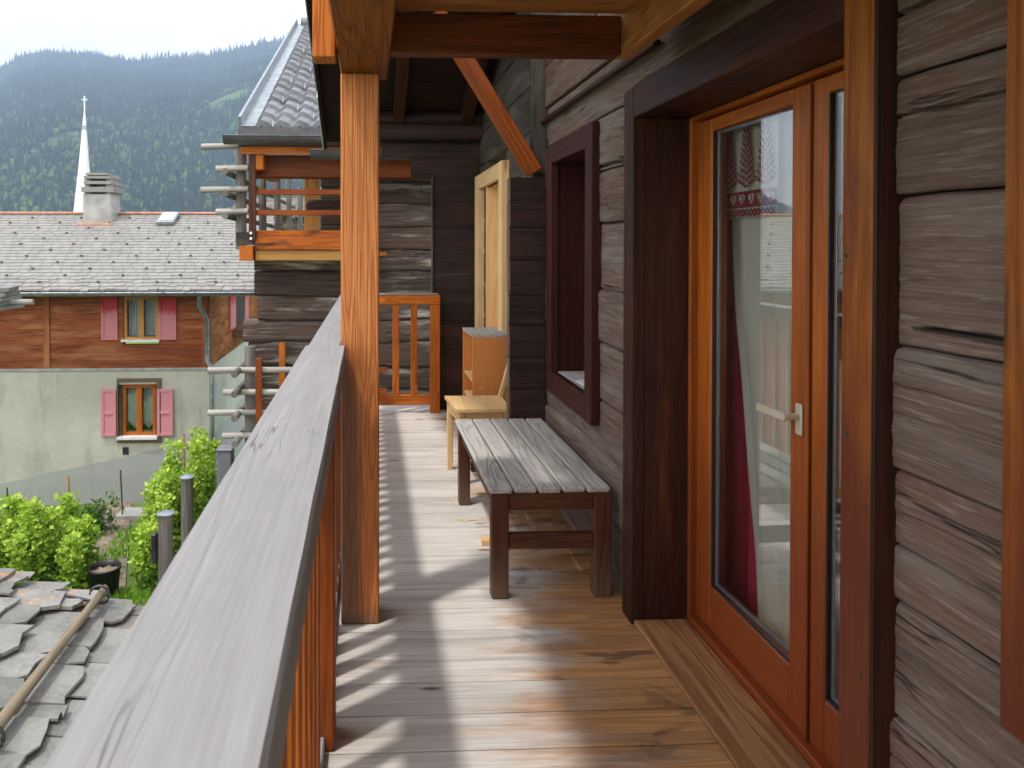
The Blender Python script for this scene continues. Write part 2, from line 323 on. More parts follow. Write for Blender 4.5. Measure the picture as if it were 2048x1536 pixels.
def glass():
    m=bpy.data.materials.new('window_glass'); m.use_nodes=True; t=m.node_tree; t.nodes.clear()
    o=N(t,'ShaderNodeOutputMaterial'); g=N(t,'ShaderNodeBsdfGlossy'); g.inputs['Roughness'].default_value=.0; tr=N(t,'ShaderNodeBsdfTransparent'); tr.inputs[0].default_value=(.98,.99,.985,1)
    f=N(t,'ShaderNodeFresnel'); ge=N(t,'ShaderNodeNewGeometry'); mr=N(t,'ShaderNodeMapRange'); mr.inputs[3].default_value=1.52; mr.inputs[4].default_value=1/1.52; t.links.new(ge.outputs['Backfacing'],mr.inputs[0]); t.links.new(mr.outputs[0],f.inputs[0]); mu=N(t,'ShaderNodeMath',operation='MULTIPLY'); mu.inputs[1].default_value=2.6; mu.use_clamp=True
    mxs=N(t,'ShaderNodeMixShader'); t.links.new(f.outputs[0],mu.inputs[0]); t.links.new(mu.outputs[0],mxs.inputs[0]); t.links.new(tr.outputs[0],mxs.inputs[1]); t.links.new(g.outputs[0],mxs.inputs[2]); t.links.new(mxs.outputs[0],o.inputs[0])
    return m
M_['glass']=glass()
def slate(name,a,b,lich=(.60,.24,.06),lam=.0,vr=.5):
    m=G(name); g=m.attr('g').outputs['Vector']; r=m.attr('rnd').outputs['Fac']
    n=m.noise(g,4.,5,.65); n2=m.noise(g,30.,3,.6)
    col=m.mix(m.ss(n,.3,.7),a,b); col=m.mix(m.ss(n2,.4,.8,0,.35),col,(b[0]*1.4,b[1]*1.4,b[2]*1.4))
    col=m.mix(m.ss(m.noise(g,9.,4,.7),.56,.66,0,lam),col,lich)
    v=m.M('MULTIPLY_ADD',r,vr,1-vr/2); cv=N(m.t,'ShaderNodeCombineXYZ'); [m.l(v,cv.inputs[i]) for i in range(3)]
    col=m.mix(1.,col,cv.outputs[0],'MULTIPLY'); m.bump(m.M('ADD',n,m.M('MULTIPLY',n2,.4)),.5,.02)
    return m.fin(col,.55,.4)
M_['slate']=slate('slate_slab',(.155,.155,.142),(.245,.24,.222))
M_['slate_lichen']=slate('lichen_slate',(.17,.16,.15),(.25,.235,.22),lam=.85)
M_['farmroof']=slate('farmhouse_slates',(.195,.188,.178),(.235,.225,.212),(.42,.38,.26),.2,.14)
M_['tile']=slate('grey_roof_tile',(.095,.10,.115),(.15,.155,.17))
def plaster():
    m=G('grey_plaster'); p=m.geo(); P=m.sep(p); n=m.noise(p,.8,5,.6); n2=m.noise(p,9.,4,.6)
    col=m.mix(m.ss(n,.3,.7),(.42,.415,.36),(.53,.525,.46)); col=m.mix(m.ss(n2,.35,.75,0,.25),col,(.36,.355,.32))
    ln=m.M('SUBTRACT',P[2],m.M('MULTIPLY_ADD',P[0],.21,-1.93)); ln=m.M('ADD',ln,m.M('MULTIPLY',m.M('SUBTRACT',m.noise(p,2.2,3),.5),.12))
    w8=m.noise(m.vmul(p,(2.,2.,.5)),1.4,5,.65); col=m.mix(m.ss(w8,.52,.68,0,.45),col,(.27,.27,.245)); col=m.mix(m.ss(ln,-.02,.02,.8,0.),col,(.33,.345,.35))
    m.bump(n2,.3,.02); return m.fin(col,.9,.15)
M_['plaster']=plaster()
def shutter(name,a,b,z0,z1):
    m=G(name); p=m.geo(); P=m.sep(p); n=m.noise(p,6.,4,.6)
    k=m.ss(m.M('ADD',P[2],m.M('MULTIPLY',m.M('SUBTRACT',n,.5),.4)),z0,z1)
    return m.fin(m.mix(k,a,b),.6,.3)
M_['shut_up']=shutter('shaded_red_paint',(.52,.20,.22),(.42,.03,.045),-.10,.16)  # upper part coloured deeper red for the shade under the eave
M_['shut_low']=shutter('pink_paint',(.60,.24,.28),(.62,.27,.31),-3,0)
def leaf(name,cs):
    m=G(name); r=m.attr('rnd').outputs['Fac']; cr=N(m.t,'ShaderNodeValToRGB'); m.l(r,cr.inputs[0])
    e=cr.color_ramp.elements; e[0].color=cs[0]+(1,); e[1].color=cs[-1]+(1,)
    for i,c in enumerate(cs[1:-1]): x=e.new((i+1)/(len(cs)-1)); x.color=c+(1,)
    m.fin(cr.outputs[0],.55,.3)
    tl=N(m.t,'ShaderNodeBsdfTranslucent'); m.l(cr.outputs[0],tl.inputs[0]); mx_=N(m.t,'ShaderNodeMixShader'); mx_.inputs[0].default_value=.35
    m.l(m.b.outputs[0],mx_.inputs[1]); m.l(tl.outputs[0],mx_.inputs[2]); m.l(mx_.outputs[0],m.o.inputs[0])
    return m.m
M_['leaf']=leaf('bush_leaf',[(.07,.16,.015),(.24,.42,.04),(.46,.64,.08),(.66,.78,.18)])
M_['leafdark']=leaf('shrub_leaf',[(.03,.10,.01),(.07,.19,.02),(.13,.28,.03)])
M_['forest']=leaf('mountain_forest',[(.012,.030,.024),(.022,.050,.030),(.042,.080,.034),(.12,.20,.045),(.21,.28,.08)])
M_['flower']=leaf('purple_flower',[(.3,.12,.4),(.4,.2,.5)])
M_['lawn']=leaf('lawn_grass',[(.12,.28,.02),(.24,.46,.04),(.38,.6,.07)])
def log_piece(mb,y0,y1,z0,z1,X,seed,depth=.12,dy=.018,nv=22,cr=(),axis='y',sgn=-1,amp=1.,rnd=None):
    """hewn log lying along y (or x), its face at X looking towards sgn"""
    nu=max(2,int((y1-y0)/dy)); h=z1-z0; vs=[];gs=[]
    random.seed(seed); of=(random.uniform(0,60),random.uniform(0,9),0)
    for i in range(nu+1):
        y=y0+(y1-y0)*i/nu
        wl=.010*amp*mn.noise(Vector((y*1.7,seed*3.1,0)))+.003*amp*mn.noise(Vector((y*7,seed*5.1,2)))
        wh=.010*amp*mn.noise(Vector((y*1.7,(seed+1)*3.1,0)))+.004*amp*mn.noise(Vector((y*7,(seed+1)*5.1,2)))
        for j in range(nv+3):
            if j==0: t=0;dx=depth
            elif j==nv+2: t=1;dx=depth
            else: t=(j-1)/nv;dx=0
            lo=z0+.0014*amp+wl; hi=z1-.0014*amp+wh; z=lo+(hi-lo)*t
            if dx==0:
                e=min(t,1-t)*h; rr=(.022 if t>.5 else .008)*amp
                if e<rr: dx=rr*(1-math.sqrt(max(0,1-((rr-e)/rr)**2)))*.9
                dx+=.0025*amp*mn.noise(Vector((y*1.3,z*6,seed)))+.0035*amp*mn.noise(Vector((y*5,z*40,seed)))
                for (a,b,zc,wd,dp) in cr:
                    if a<y<b:
                        k=min(1,(b-y)/(b-a)*3,(y-a)/.02)**.6; zz=zc+.008*mn.noise(Vector((y*9,0,seed)))
                        dx+=dp*max(0,1-(abs(z-zz)/(wd*k+1e-4))**3) if k>0 else 0
            q=X-sgn*dx
            vs.append((q,y,z) if axis=='y' else (y,q,z)); gs.append((y+of[0],z+of[1],q))
    n=nv+3; fs=[[i*n+j,(i+1)*n+j,(i+1)*n+j+1,i*n+j+1] for i in range(nu) for j in range(n-1)]
    fs.append([j for j in range(n)][::-1]); fs.append([nu*n+j for j in range(n)])
    mb.add(vs,fs,gs,rnd,0,False)
# ================================================================== our chalet
chalet=thing('timber_chalet',(0.6,2.5,0),'old brown timber chalet with log wall, glazed door and long balcony on the right','house')
SE=[-.22,.04,.27,.521,.752,1.012,1.251,1.546,1.778,2.02,2.25,2.5,2.75,3.0]
OPEN=[(1.434,2.865,-.1,1.93),(3.40,4.115,.72,1.90),(.15,1.075,.79,1.90)]
mb=MB(); WX=1.04
for i in range(len(SE)-1):
    z0,z1=SE[i],SE[i+1]; segs=[(-.7,4.36)]
    for (a,b,c,d) in OPEN:
        if z1>c+.03 and z0<d-.03:
            ns=[]
            for s in segs:
                if a>s[0]+.01: ns.append((s[0],min(a,s[1])))
                if b<s[1]-.01: ns.append((max(b,s[0]),s[1]))
                if not(a>s[0]+.01) and not(b<s[1]-.01): pass
            segs=[s for s in ns if s[1]-s[0]>.02]
            segs=sorted(set(segs))
            # keep only true complements
            out=[]
            for s in segs:
                if not any(s[0]<b2-.01 and s[1]>a2+.01 and z1>c2+.03 and z0<d2-.03 for (a2,b2,c2,d2) in OPEN): out.append(s)
                else: out.append(s)
            segs=out
    # final clean: subtract every opening again
    cl=[(-.7,4.36)]
    for (a,b,c,d) in OPEN:
        if z1>c+.05 and z0<d-.03:
            nn=[]
            for s in cl:
                if b<=s[0] or a>=s[1]: nn.append(s); continue
                if a>s[0]: nn.append((s[0],a))
                if b<s[1]: nn.append((b,s[1]))
            cl=nn
    for s in cl:
        crk=()
        if i==6: crk=[(.2,1.415,1.292,.012,.05),(3.1,3.34,1.262,.006,.03)]
        if i==4: crk=[(.9,1.42,.955,.004,.02),(1.1,1.6,.86,.003,.012)]
        if i==7: crk=[(.8,1.6,1.70,.004,.015)]
        if i==8: crk=[(.7,1.7,1.90,.005,.02),(3.0,3.4,1.80,.008,.03)]
        if i==2: crk=[(.7,1.5,.44,.004,.018)]
        if i==3: crk=[(.8,1.5,.66,.0035,.012)]
        log_piece(mb,s[0],s[1],z0,z1,WX+.006*math.sin(i*2.3),i+1,cr=crk,dy=.014,nv=64 if s[0]<1.2 else 26,rnd=(.5,.2,.8,.45,.6,.35,.7,.3,.6,.4,.5,.3,.6)[i])
mb.box(WX+.13,WX+.16,-.7,1.0,-.2,3,'y'); mb.box(WX+.13,WX+.16,1.2,1.5,-.2,.7,'y')
lw=mb.build('log_wall',M_['log'],chalet)
random.seed(11)
# far wall bay of vertical-faced grey planks, set a little forward, with a corner post
mb=MB()
zz=[-.2,.1,.36,.6,.86,1.12,1.4,1.66,1.9,2.14,2.42,2.7,3.0]
for i in range(12):
    if zz[i]<2.02 and zz[i+1]>.1:
        log_piece(mb,6.16,6.62,zz[i],zz[i+1],.98,40+i,amp=.5,dy=.05,nv=10); log_piece(mb,4.41,5.30,zz[i],zz[i+1],.98,40+i,amp=.5,dy=.05,nv=10)
    else: log_piece(mb,4.41,6.62,zz[i],zz[i+1],.98,40+i,amp=.5,dy=.05,nv=10)
mb.build('plank_wall',M_['greyplank'],chalet)
mb=MB(); mb.box(.955,1.045,4.36,4.412,1.87,3.0,'z',.006); mb.build('corner_post',M_['greyplank'],chalet)
mb=MB()
zs=[0.0,.21,.40,.60,.79,.98,1.16,1.36,1.55,1.70,1.845]
for i in range(10):
    y=4.345+random.uniform(-.004,.004); log_piece(mb,.828+random.uniform(-.006,.004),1.036,zs[i],zs[i+1],y,70+i,depth=.085,amp=.45,axis='x',dy=.03,nv=10,rnd=random.random())
mb.build('log_end_buttress',M_['darkplank'],chalet)
mb=MB()
for i in range(10): mb.box(.822,.834,4.36,4.43,zs[i]+.004,zs[i+1]-.004,'z',.003)
mb.build('buttress_edge',M_['log'],chalet)
# drip ledge
mb=MB(); mb.box(1.005,1.035,2.62,4.36,2.155,2.178,'y',.004); mb.build('drip_ledge',M_['casing'],chalet)
# end wall: dark horizontal planks with a stepped edge
mb=MB(); z=-.1
YE=6.56
def left_edge(z):
    if z<1.02: return .56
    if z<2.045: return .565
    if z<2.22: return .372
    return .12
hs=[-.1,.03,.2,.38,.56,.75,.92,1.02,1.2,1.42,1.6,1.82,2.045,2.22,2.36]
for i in range(len(hs)-1):
    z0,z1=hs[i],hs[i+1]; x0=left_edge((z0+z1)/2)
    log_piece(mb,x0,1.2,z0,z1,YE+random.uniform(-.003,.003),100+i,depth=.05,amp=.35,axis='x',dy=.05,nv=8,rnd=random.random())
mb.build('end_wall',M_['darkplank'],chalet)
mb=MB(); mb.box(.552,.565,6.535,6.6,1.03,2.04,'z',.003); mb.build('edge_trim',M_['greyplank'],chalet)
mb=MB(); mb.tube([(-.15,6.45,2.42),(.4,6.45,2.43),(1.2,6.45,2.42)],[.07,.075,.07],14,wob=.2); mb.tube([(-.15,6.45,2.54),(.4,6.46,2.535),(1.2,6.45,2.54)],[.06,.06,.065],14,wob=.2)
mb.build('wall_plate_log',M_['darkplank'],chalet)
# deck
mb=MB(); y=-.9; rr=.5
while y<6.95:
    wd=.168
    mb.box(-.245,1.20 if not(1.5<y<2.8) else 1.05,y+.0026,y+wd-.0026,-.04+random.uniform(-.001,0),random.uniform(-.0012,.0008),'x',.0025)
    y+=wd
mb.build('balcony_floor',M_['deck'],chalet)
mb=MB(); mb.box(-.25,1.2,-.9,6.9,-.2,-.045,'y'); mb.box(-.28,-.248,-.9,6.95,-.25,-.01,'y'); mb.build('floor_frame',M_['beam'],chalet)
# railing
mb=MB(); 
def railpiece(mb,xa,xb,xc,xd,y0,y1,z1,t):
    n=60; vs=[];gs=[]; of=random.uniform(0,50)
    pr=[(0,1),(0,.12),(.025,.0),(.5,-.012),(.975,0),(1,.12),(1,1)]
    for i in range(n+1):
        u=i/n; y=y0+(y1-y0)*u; l=xa+(xc-xa)*u; r=xb+(xd-xb)*u
        for (a,b) in pr:
            x=l+(r-l)*a+.0015*mn.noise(Vector((y*4,a*3,1)))
            if a==0 and y>1.8: x+=.006*max(0,mn.noise(Vector((y*6,3,3))))
            vs.append((x,y,z1-t*b-.0015*mn.noise(Vector((y*2,a*5,4))))); gs.append((y+of,x+of,z1-t*b))
    k=len(pr); fs=[[i*k+j,i*k+(j+1)%k,(i+1)*k+(j+1)%k,(i+1)*k+j] for i in range(n) for j in range(k)]
    fs+= [list(range(k)),[n*k+j for j in range(k)][::-1]]
    mb.add(vs,fs,gs,.5)
railpiece(mb,-.240,-.070,-.240,-.086,-.9,2.835,1.07,.075)
railpiece(mb,-.232,-.108,-.215,-.10,2.836,6.55,1.065,.07)
rail=mb.build('balcony_railing',M_['rail'],chalet)
mb=MB(); mb.box(-.19,-.126,-.9,6.5,.002,.045,'y',.004); mb.build('bottom_rail',M_['rail'],rail)
mb=MB(); mb.box(-.182,-.128,2.10-.022,2.10+.022,.046,.995,'z',.003); bal=mb.build('baluster',M_['balu'],rail,loc=(-.155,2.10,.05))
base=wloc(rail); k=0
y=-.6
bys=[]
while y<6.4:
    if not(2.01<y<2.36) and not (2.78<y<3.03): bys.append(y)
    y+=.135
bal.location=Vector((-.155,bys[0],.05))-base
for y in bys[1:]: cp(bal,rail,Vector((-.155,y,.05))-base)
mb=MB(); mb.box(-.185,-.098,2.13,2.25,.0,.994,'z',.004); mb.build('railing_post',M_['larch_deep'],rail)
# post, purlin, joist, ceiling
mb=MB(); mb.box(-.105,.041,2.85,2.995,.001,2.10,'z',.005); post=mb.build('roof_post',M_['postwood'],chalet)
mb=MB()
mb.box(-.106,.076,-1.5,2.985,2.101,2.36,'y',.006); mb.build('purlin',M_['beam'],chalet)
mb=MB(); mb.box(.076,.862,2.535,2.605,2.098,2.232,'x',.004); mb.build('joist',M_['joist'],chalet)
mb=MB(); mb.box(-.185,-.109,2.50,2.60,2.072,2.75,'z',.004); mb.build('beam_end',M_['larch'],chalet)
mb=MB(); mb.box(.864,.918,-1.5,2.612,2.10,2.30,'y',.004); mb.build('side_beam',M_['ceil'],chalet)
mb=MB(); y=-1.5
while y<2.5: mb.box(.0765,.8635,y+.001,y+.20,2.233,2.26,'x',.003); y+=.201
mb.build('ceiling_boards',M_['ceil'],chalet)
mb=MB(); mb.box(-.105,1.2,-1.5,2.6,2.37,2.42,'x'); mb.box(.919,1.05,-1.5,2.6,2.262,2.36,'x'); mb.build('upper_floor',M_['joist'],chalet)
mb=MB(); mb.beam((.975,4.385,1.875),(.40,4.385,2.80),.085,.125,(0,1,0),.004); mb.build('brace',M_['larch_deep'],chalet)
# main roof above: slope rising towards the viewer
def rz(y): return 2.40+(7.0-y)*.376
mb=MB()
x=-.40
n=16
for i in range(n):
    a=7.0-i*.32; 
    mb.beam((-.38,a-.16,rz(a-.16)+.012),(2.6,a-.16,rz(a-.16)+.012),.335,.022,(0,.352,.936),.002,rnd=random.random())
mb.beam((-.398,7.05,rz(7.05)+.03),(-.398,1.9,rz(1.9)+.03),.03,.16,(0,0,1),.003)
roof=mb.build('roof',M_['soffit'],chalet)
mb=MB(); mb.beam((-.41,7.06,rz(7.06)+.11),(-.41,1.9,rz(1.9)+.11),.06,.02,(0,0,1),.002); mb.beam((1.1,7.06,rz(7.06)+.13),(1.1,1.9,rz(1.9)+.13),3.0,.04,(0,0,1)); mb.build('roof_covering',M_['slate'],roof)
mb=MB(); mb.beam((-.418,7.07,rz(7.07)+.02),(-.418,6.2,rz(6.2)+.02),.008,.15,(0,0,1),.001); mb.build('verge_flashing',M_['white'],roof)
for i,xr in enumerate((.26,.84,1.5)):
    mb=MB(); mb.beam((xr,6.95,rz(6.95)-.075),(xr,2.3,rz(2.3)-.075),.09,.13,(0,0,1)); mb.build('rafter',M_['raft'],roof)
def halfpipe(mb,p0,p1,r,n=10,t=.006):
    p0=Vector(p0);p1=Vector(p1);d=(p1-p0).normalized();sd=d.cross(Vector((0,0,1)))
    vs=[];
    for p in (p0,p1):
        for rad in (r,r-t):
            for j in range(n+1):
                a=math.pi*j/n; vs.append(p+sd*math.cos(a)*rad-Vector((0,0,1))*math.sin(a)*rad)
    k=n+1;fs=[]
    for j in range(n):
        fs+=[[j,j+1,2*k+j+1,2*k+j],[k+j,3*k+j,3*k+j+1,k+j+1]]
        fs+=[[j,k+j,k+j+1,j+1],[2*k+j,2*k+j+1,3*k+j+1,3*k+j]]
    mb.add(vs,fs,vs,None,0,True)
    for j in (0,): mb.tube([p0+sd*r,p1+sd*r],.008,6); mb.tube([p0-sd*r,p1-sd*r],.008,6)
    for p in (p0,p1): mb.add([p]+[p+sd*math.cos(math.pi*j/n)*r-Vector((0,0,1))*math.sin(math.pi*j/n)*r for j in range(n+1)],[list(range(n+2))],[p]*(n+2))
mb=MB(); halfpipe(mb,(-.545,7.1,2.335),(1.6,7.1,2.33),.085); mb.build('roof_gutter',M_['gutter'],roof)
# end railing (gate like)
mb=MB(); mb.box(-.12,.618,6.43,6.50,.935,1.02,'x',.006); mb.box(-.1,.535,6.44,6.48,.068,.155,'x',.004); mb.box(.533,.615,6.42,6.50,.0,.934,'z',.004)
er=mb.build('end_railing',M_['larch'],chalet)
for k,xx in enumerate((-.02,.07,.242,.40)):
    mb=MB(); mb.box(xx-.035,xx+.022,6.44,6.48,.156,.934,'z',.003); mb.build('baluster',M_['larch'],er,loc=(xx,6.46,.156))
mb=MB(); mb.box(-.12,.60,6.425,6.505,1.021,1.03,'x',.003); mb.build('weathered_cap',M_['rail'],er)
# window casings (far one complete, near one mostly outside the frame)
def window_casing(y0,y1,zb,zt,mat,far):
    F=1.0; mb=MB()
    mb.box(F,F+.045,y0,y0+.105,zb,zt,'z',.004); 
    mb.box(F,F+.045,y1-.105,y1,zb,zt-.02 if far else zt,'z',.004)
    mb.box(F+.001,F+.044,y0+.106,y1-.106,zt-.11,zt-.001,'y',.004)
    mb.box(F+.001,F+.044,y0+.106,y1-.106,zb+.001,zb+.115,'y',.004)
    c=mb.build('window_casing',mat,chalet)
    mb=MB(); a,b=y0+.09,y1-.09
    mb.box(F+.046,F+.30,a-.02,a,zb+.1,zt-.09,'z',.002); mb.box(F+.046,F+.30,b,b+.02,zb+.1,zt-.09,'z',.002)
    mb.box(F+.046,F+.30,a,b,zt-.11,zt-.09,'x',.002); mb.build('reveal_lining',M_['casing_red'] if far else mat,c)
    mb=MB()
    for k in range(3): mb.box(F+.046+k*.08,F+.124+k*.08,a+.001,b-.001,zb+.09,zb+.117,'y',.002)
    mb.build('sill',M_['bench'],c)
    mb=MB(); mb.box(F+.24,F+.28,a,b,zb+.12,zb+.18,'y'); mb.box(F+.24,F+.28,a,b,zt-.17,zt-.111,'y'); mb.box(F+.241,F+.279,a,a+.06,zb+.18,zt-.17,'z'); mb.box(F+.241,F+.279,b-.06,b,zb+.18,zt-.17,'z'); mb.box(F+.241,F+.279,(a+b)/2-.04,(a+b)/2+.04,zb+.18,zt-.17,'z')
    mb.build('window_frame',M_['door'],c)
    mb=MB(); mb.box(F+.255,F+.26,a+.05,b-.05,zb+.17,zt-.16,'y',0); mb.build('pane',M_['glass'],c)
    return c
wc=window_casing(3.33,4.19,.635,2.005,M_['casing_red'],True)
mb=MB(); mb.box(1.045,1.12,3.60,3.74,.76,.768,'x',.002); mb.box(1.10,1.108,3.62,3.66,.76,.81,'x',.002); mb.build('shutter_catch',M_['white'],wc)
window_casing(.05,1.142,.685,2.05,M_['nearpost'],False)
# pine window surround in the far wall
mb=MB(); F=.925
mb.box(F,F+.07,5.20,5.32,.0,2.04,'z',.004); mb.box(F,F+.07,6.33,6.5,.0,2.04,'z',.004); mb.box(F+.001,F+.069,5.321,6.329,1.92,2.039,'y',.004)
mb.box(F+.03,1.3,5.30,5.32,.0,1.92,'z',.002,); mb.box(F+.03,1.3,6.05,6.07,.0,1.92,'z',.002); mb.box(F+.03,1.3,5.321,6.049,1.92,1.94,'x',.002)
pw=mb.build('pine_surround',M_['pine'],chalet)
mb=MB(); mb.box(1.2,1.24,5.32,6.05,0,1.92,'z',.002); mb.build('pine_shutter',M_['pine'],pw)
# ------------------------------------------------------------------ glazed door
mb=MB(); F=1.0
mb.box(F,F+.05,2.802,2.905,.0,2.045,'z',.004)       # far casing board
mb.box(F+.001,F+.049,1.54,2.801,1.93,2.055,'y',.004)  # head board
mb.box(F+.05,1.235,2.8035,2.86,.0,1.93,'z',.003)      # far reveal
mb.box(F+.05,1.235,1.545,2.803,1.932,1.96,'x',.003)   # soffit
dc=mb.build('door_casing',M_['casing'],chalet)
mb=MB(); mb.box(F-.004,F+.09,1.4465,1.54,-.01,2.30,'z',.004); mb.build('casing_board',M_['nearpost'],dc)
mb=MB(); mb.box(F-.002,F+.09,1.436,1.446,-.01,2.30,'z',.002); mb.build('casing_edge',M_['casing'],dc)
for (xx,yy) in ((1692,512),(1732,1017),(1722,1350),(1694,868)):
    p=at(xx,yy,X=F-.004); mb=MB(); mb.tube([p,p+Vector((-.0015,0,0))],.0045,8); mb.build('nail_head',M_['iron'],dc)
mb=MB(); mb.box(F+.05,1.235,1.50,1.541,-.01,1.93,'z',.003); mb.build('reveal_board',M_['casing'],dc)
mb=MB(); mb.box(1.01,1.212,1.545,2.80,.003,.022,'y',.004); mb.build('threshold',M_['thresh'],dc)
mb=MB(); D=1.239
mb.box(1.215,1.29,2.782,2.802,.0,1.931,'z',.003); mb.box(1.215,1.29,1.545,2.781,1.915,1.931,'y',.003); mb.box(1.214,1.29,1.545,2.781,.0,.045,'y',.003)
gd=mb.build('glazed_door',M_['door'],chalet)
def pane(mb,x,a,b):      # pane turned a trifle askew so its reflection takes in more sky
    s=(b-a)*.022; mb.prism([(x+s,a),(x+s+.004,a),(x+.004,b),(x,b)],2,.21,1.862,'z')
def leafm(y0,y1,sl,sr,name):
    mb=MB(); z0,z1=.05,1.908
    mb.box(D,D+.06,y1-sl,y1,z0,z1,'z',.005); mb.box(D,D+.06,y0,y0+sr,z0,z1,'z',.005)
    mb.box(D+.001,D+.059,y0+sr+.0005,y1-sl-.0005,z0,.21,'y',.005); mb.box(D+.001,D+.059,y0+sr+.0005,y1-sl-.0005,1.862,z1,'y',.004)
    l=mb.build(name,M_['door'],gd)
    mb=MB(); a,b=y0+sr,y1-sl
    pane(mb,D+.016,a,b); mb.build('pane',M_['glass'],gd)
    mb=MB(); mb.box(D+.019,D+.029,b-.014,b-.001,.212,1.86,'z',.001); mb.box(D+.030,D+.040,a+.001,a+.014,.212,1.86,'z',.001); mb.beam((D+.0355,a+.015,.219),(D+.0245,b-.015,.219),.009,.012,b=.001); mb.beam((D+.0355,a+.015,1.854),(D+.0245,b-.015,1.854),.009,.012,b=.001)
    mb.build('glazing_spacer',M_['seal'],gd)
    mb=MB(); mb.box(D+.004,D+.013,b-.006,b,.212,1.86,'z',.001); mb.box(D+.004,D+.013,a,b-.007,.2105,.216,'y',.001); mb.build('glazing_seal',M_['rubber'],gd)
leafm(2.050,2.776,.114,.10,'door_leaf'); leafm(1.555,2.045,.066,.08,'door_leaf')
mb=MB(); mb.box(1.228,1.2385,2.045,2.062,.05,1.90,'z',.003); mb.build('cover_strip',M_['door'],gd)
mb=MB(); mb.box(D-.010,D,2.078,2.108,.905,.995,'z',.003)
mb.tube([(D-.005,2.092,.958),(D-.052,2.092,.958)],.010,12)
mb.beam((D-.052,2.086,.957),(D-.052,2.135,.957),.013,.025,b=.004); mb.beam((D-.052,2.13,.957),(D-.050,2.24,.955),.013,.024,b=.004)
mb.build('door_handle',M_['steel'],gd)
# the dark room behind door
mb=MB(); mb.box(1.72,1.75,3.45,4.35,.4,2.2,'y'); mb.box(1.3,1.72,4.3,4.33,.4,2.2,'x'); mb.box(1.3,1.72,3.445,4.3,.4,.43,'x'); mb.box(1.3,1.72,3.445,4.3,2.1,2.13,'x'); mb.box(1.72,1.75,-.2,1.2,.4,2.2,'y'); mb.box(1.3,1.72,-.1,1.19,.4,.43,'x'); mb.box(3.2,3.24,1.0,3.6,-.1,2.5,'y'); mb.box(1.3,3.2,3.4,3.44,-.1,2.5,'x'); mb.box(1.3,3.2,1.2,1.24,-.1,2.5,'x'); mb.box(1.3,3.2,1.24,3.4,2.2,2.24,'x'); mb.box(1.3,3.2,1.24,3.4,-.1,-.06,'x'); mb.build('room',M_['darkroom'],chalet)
# ------------------------------------------------------------------ curtains
def cloth(mb,y0f,y1f,z0,z1,X,amp,fr,ny=60,nz=24,m=0,ph=0):
    vs=[]
    for j in range(nz+1):
        z=z0+(z1-z0)*j/nz
        for i in range(ny+1):
            u=i/ny; a,b=y0f(z),y1f(z); y=a+(b-a)*u
            x=X+amp*math.sin(u*fr*6.28+ph+.4*math.sin(z*2))*(.55+.45*mn.noise(Vector((u*4,z*.7,ph))))+.01*mn.noise(Vector((u*9,z*2,ph)))
            vs.append((x,y,z))
    n=ny+1; mb.add(vs,[[j*n+i,j*n+i+1,(j+1)*n+i+1,(j+1)*n+i] for j in range(nz) for i in range(ny)],vs,.5,m,True)
mb=MB(); cloth(mb,lambda z:2.30+.0*z,lambda z:2.96,.06,1.62,1.385,.022,5.2)
c1=mb.build('curtain',M_['burgundy'],loc=(1.385,2.7,.06)); tag(c1,'dark burgundy curtain hanging behind the left edge of the door glass','curtain')
def edge(z):
    t=[(0.05,2.50),(.4,2.535),(.8,2.60),(1.2,2.675),(1.5,2.71),(1.9,2.725)]
    for (a,b),(c,d) in zip(t,t[1:]):
        if z<=c: return b+(d-b)*max(0,(z-a))/(c-a)
    return 2.725
mb=MB(); cloth(mb,lambda z:2.12,edge,.06,1.9,1.335,.012,3.2,80,40,ph=1)
c2=mb.build('curtain',M_['linen'],loc=(1.335,2.4,.06)); tag(c2,'pale grey linen curtain overlapping the burgundy one behind the door glass','curtain')
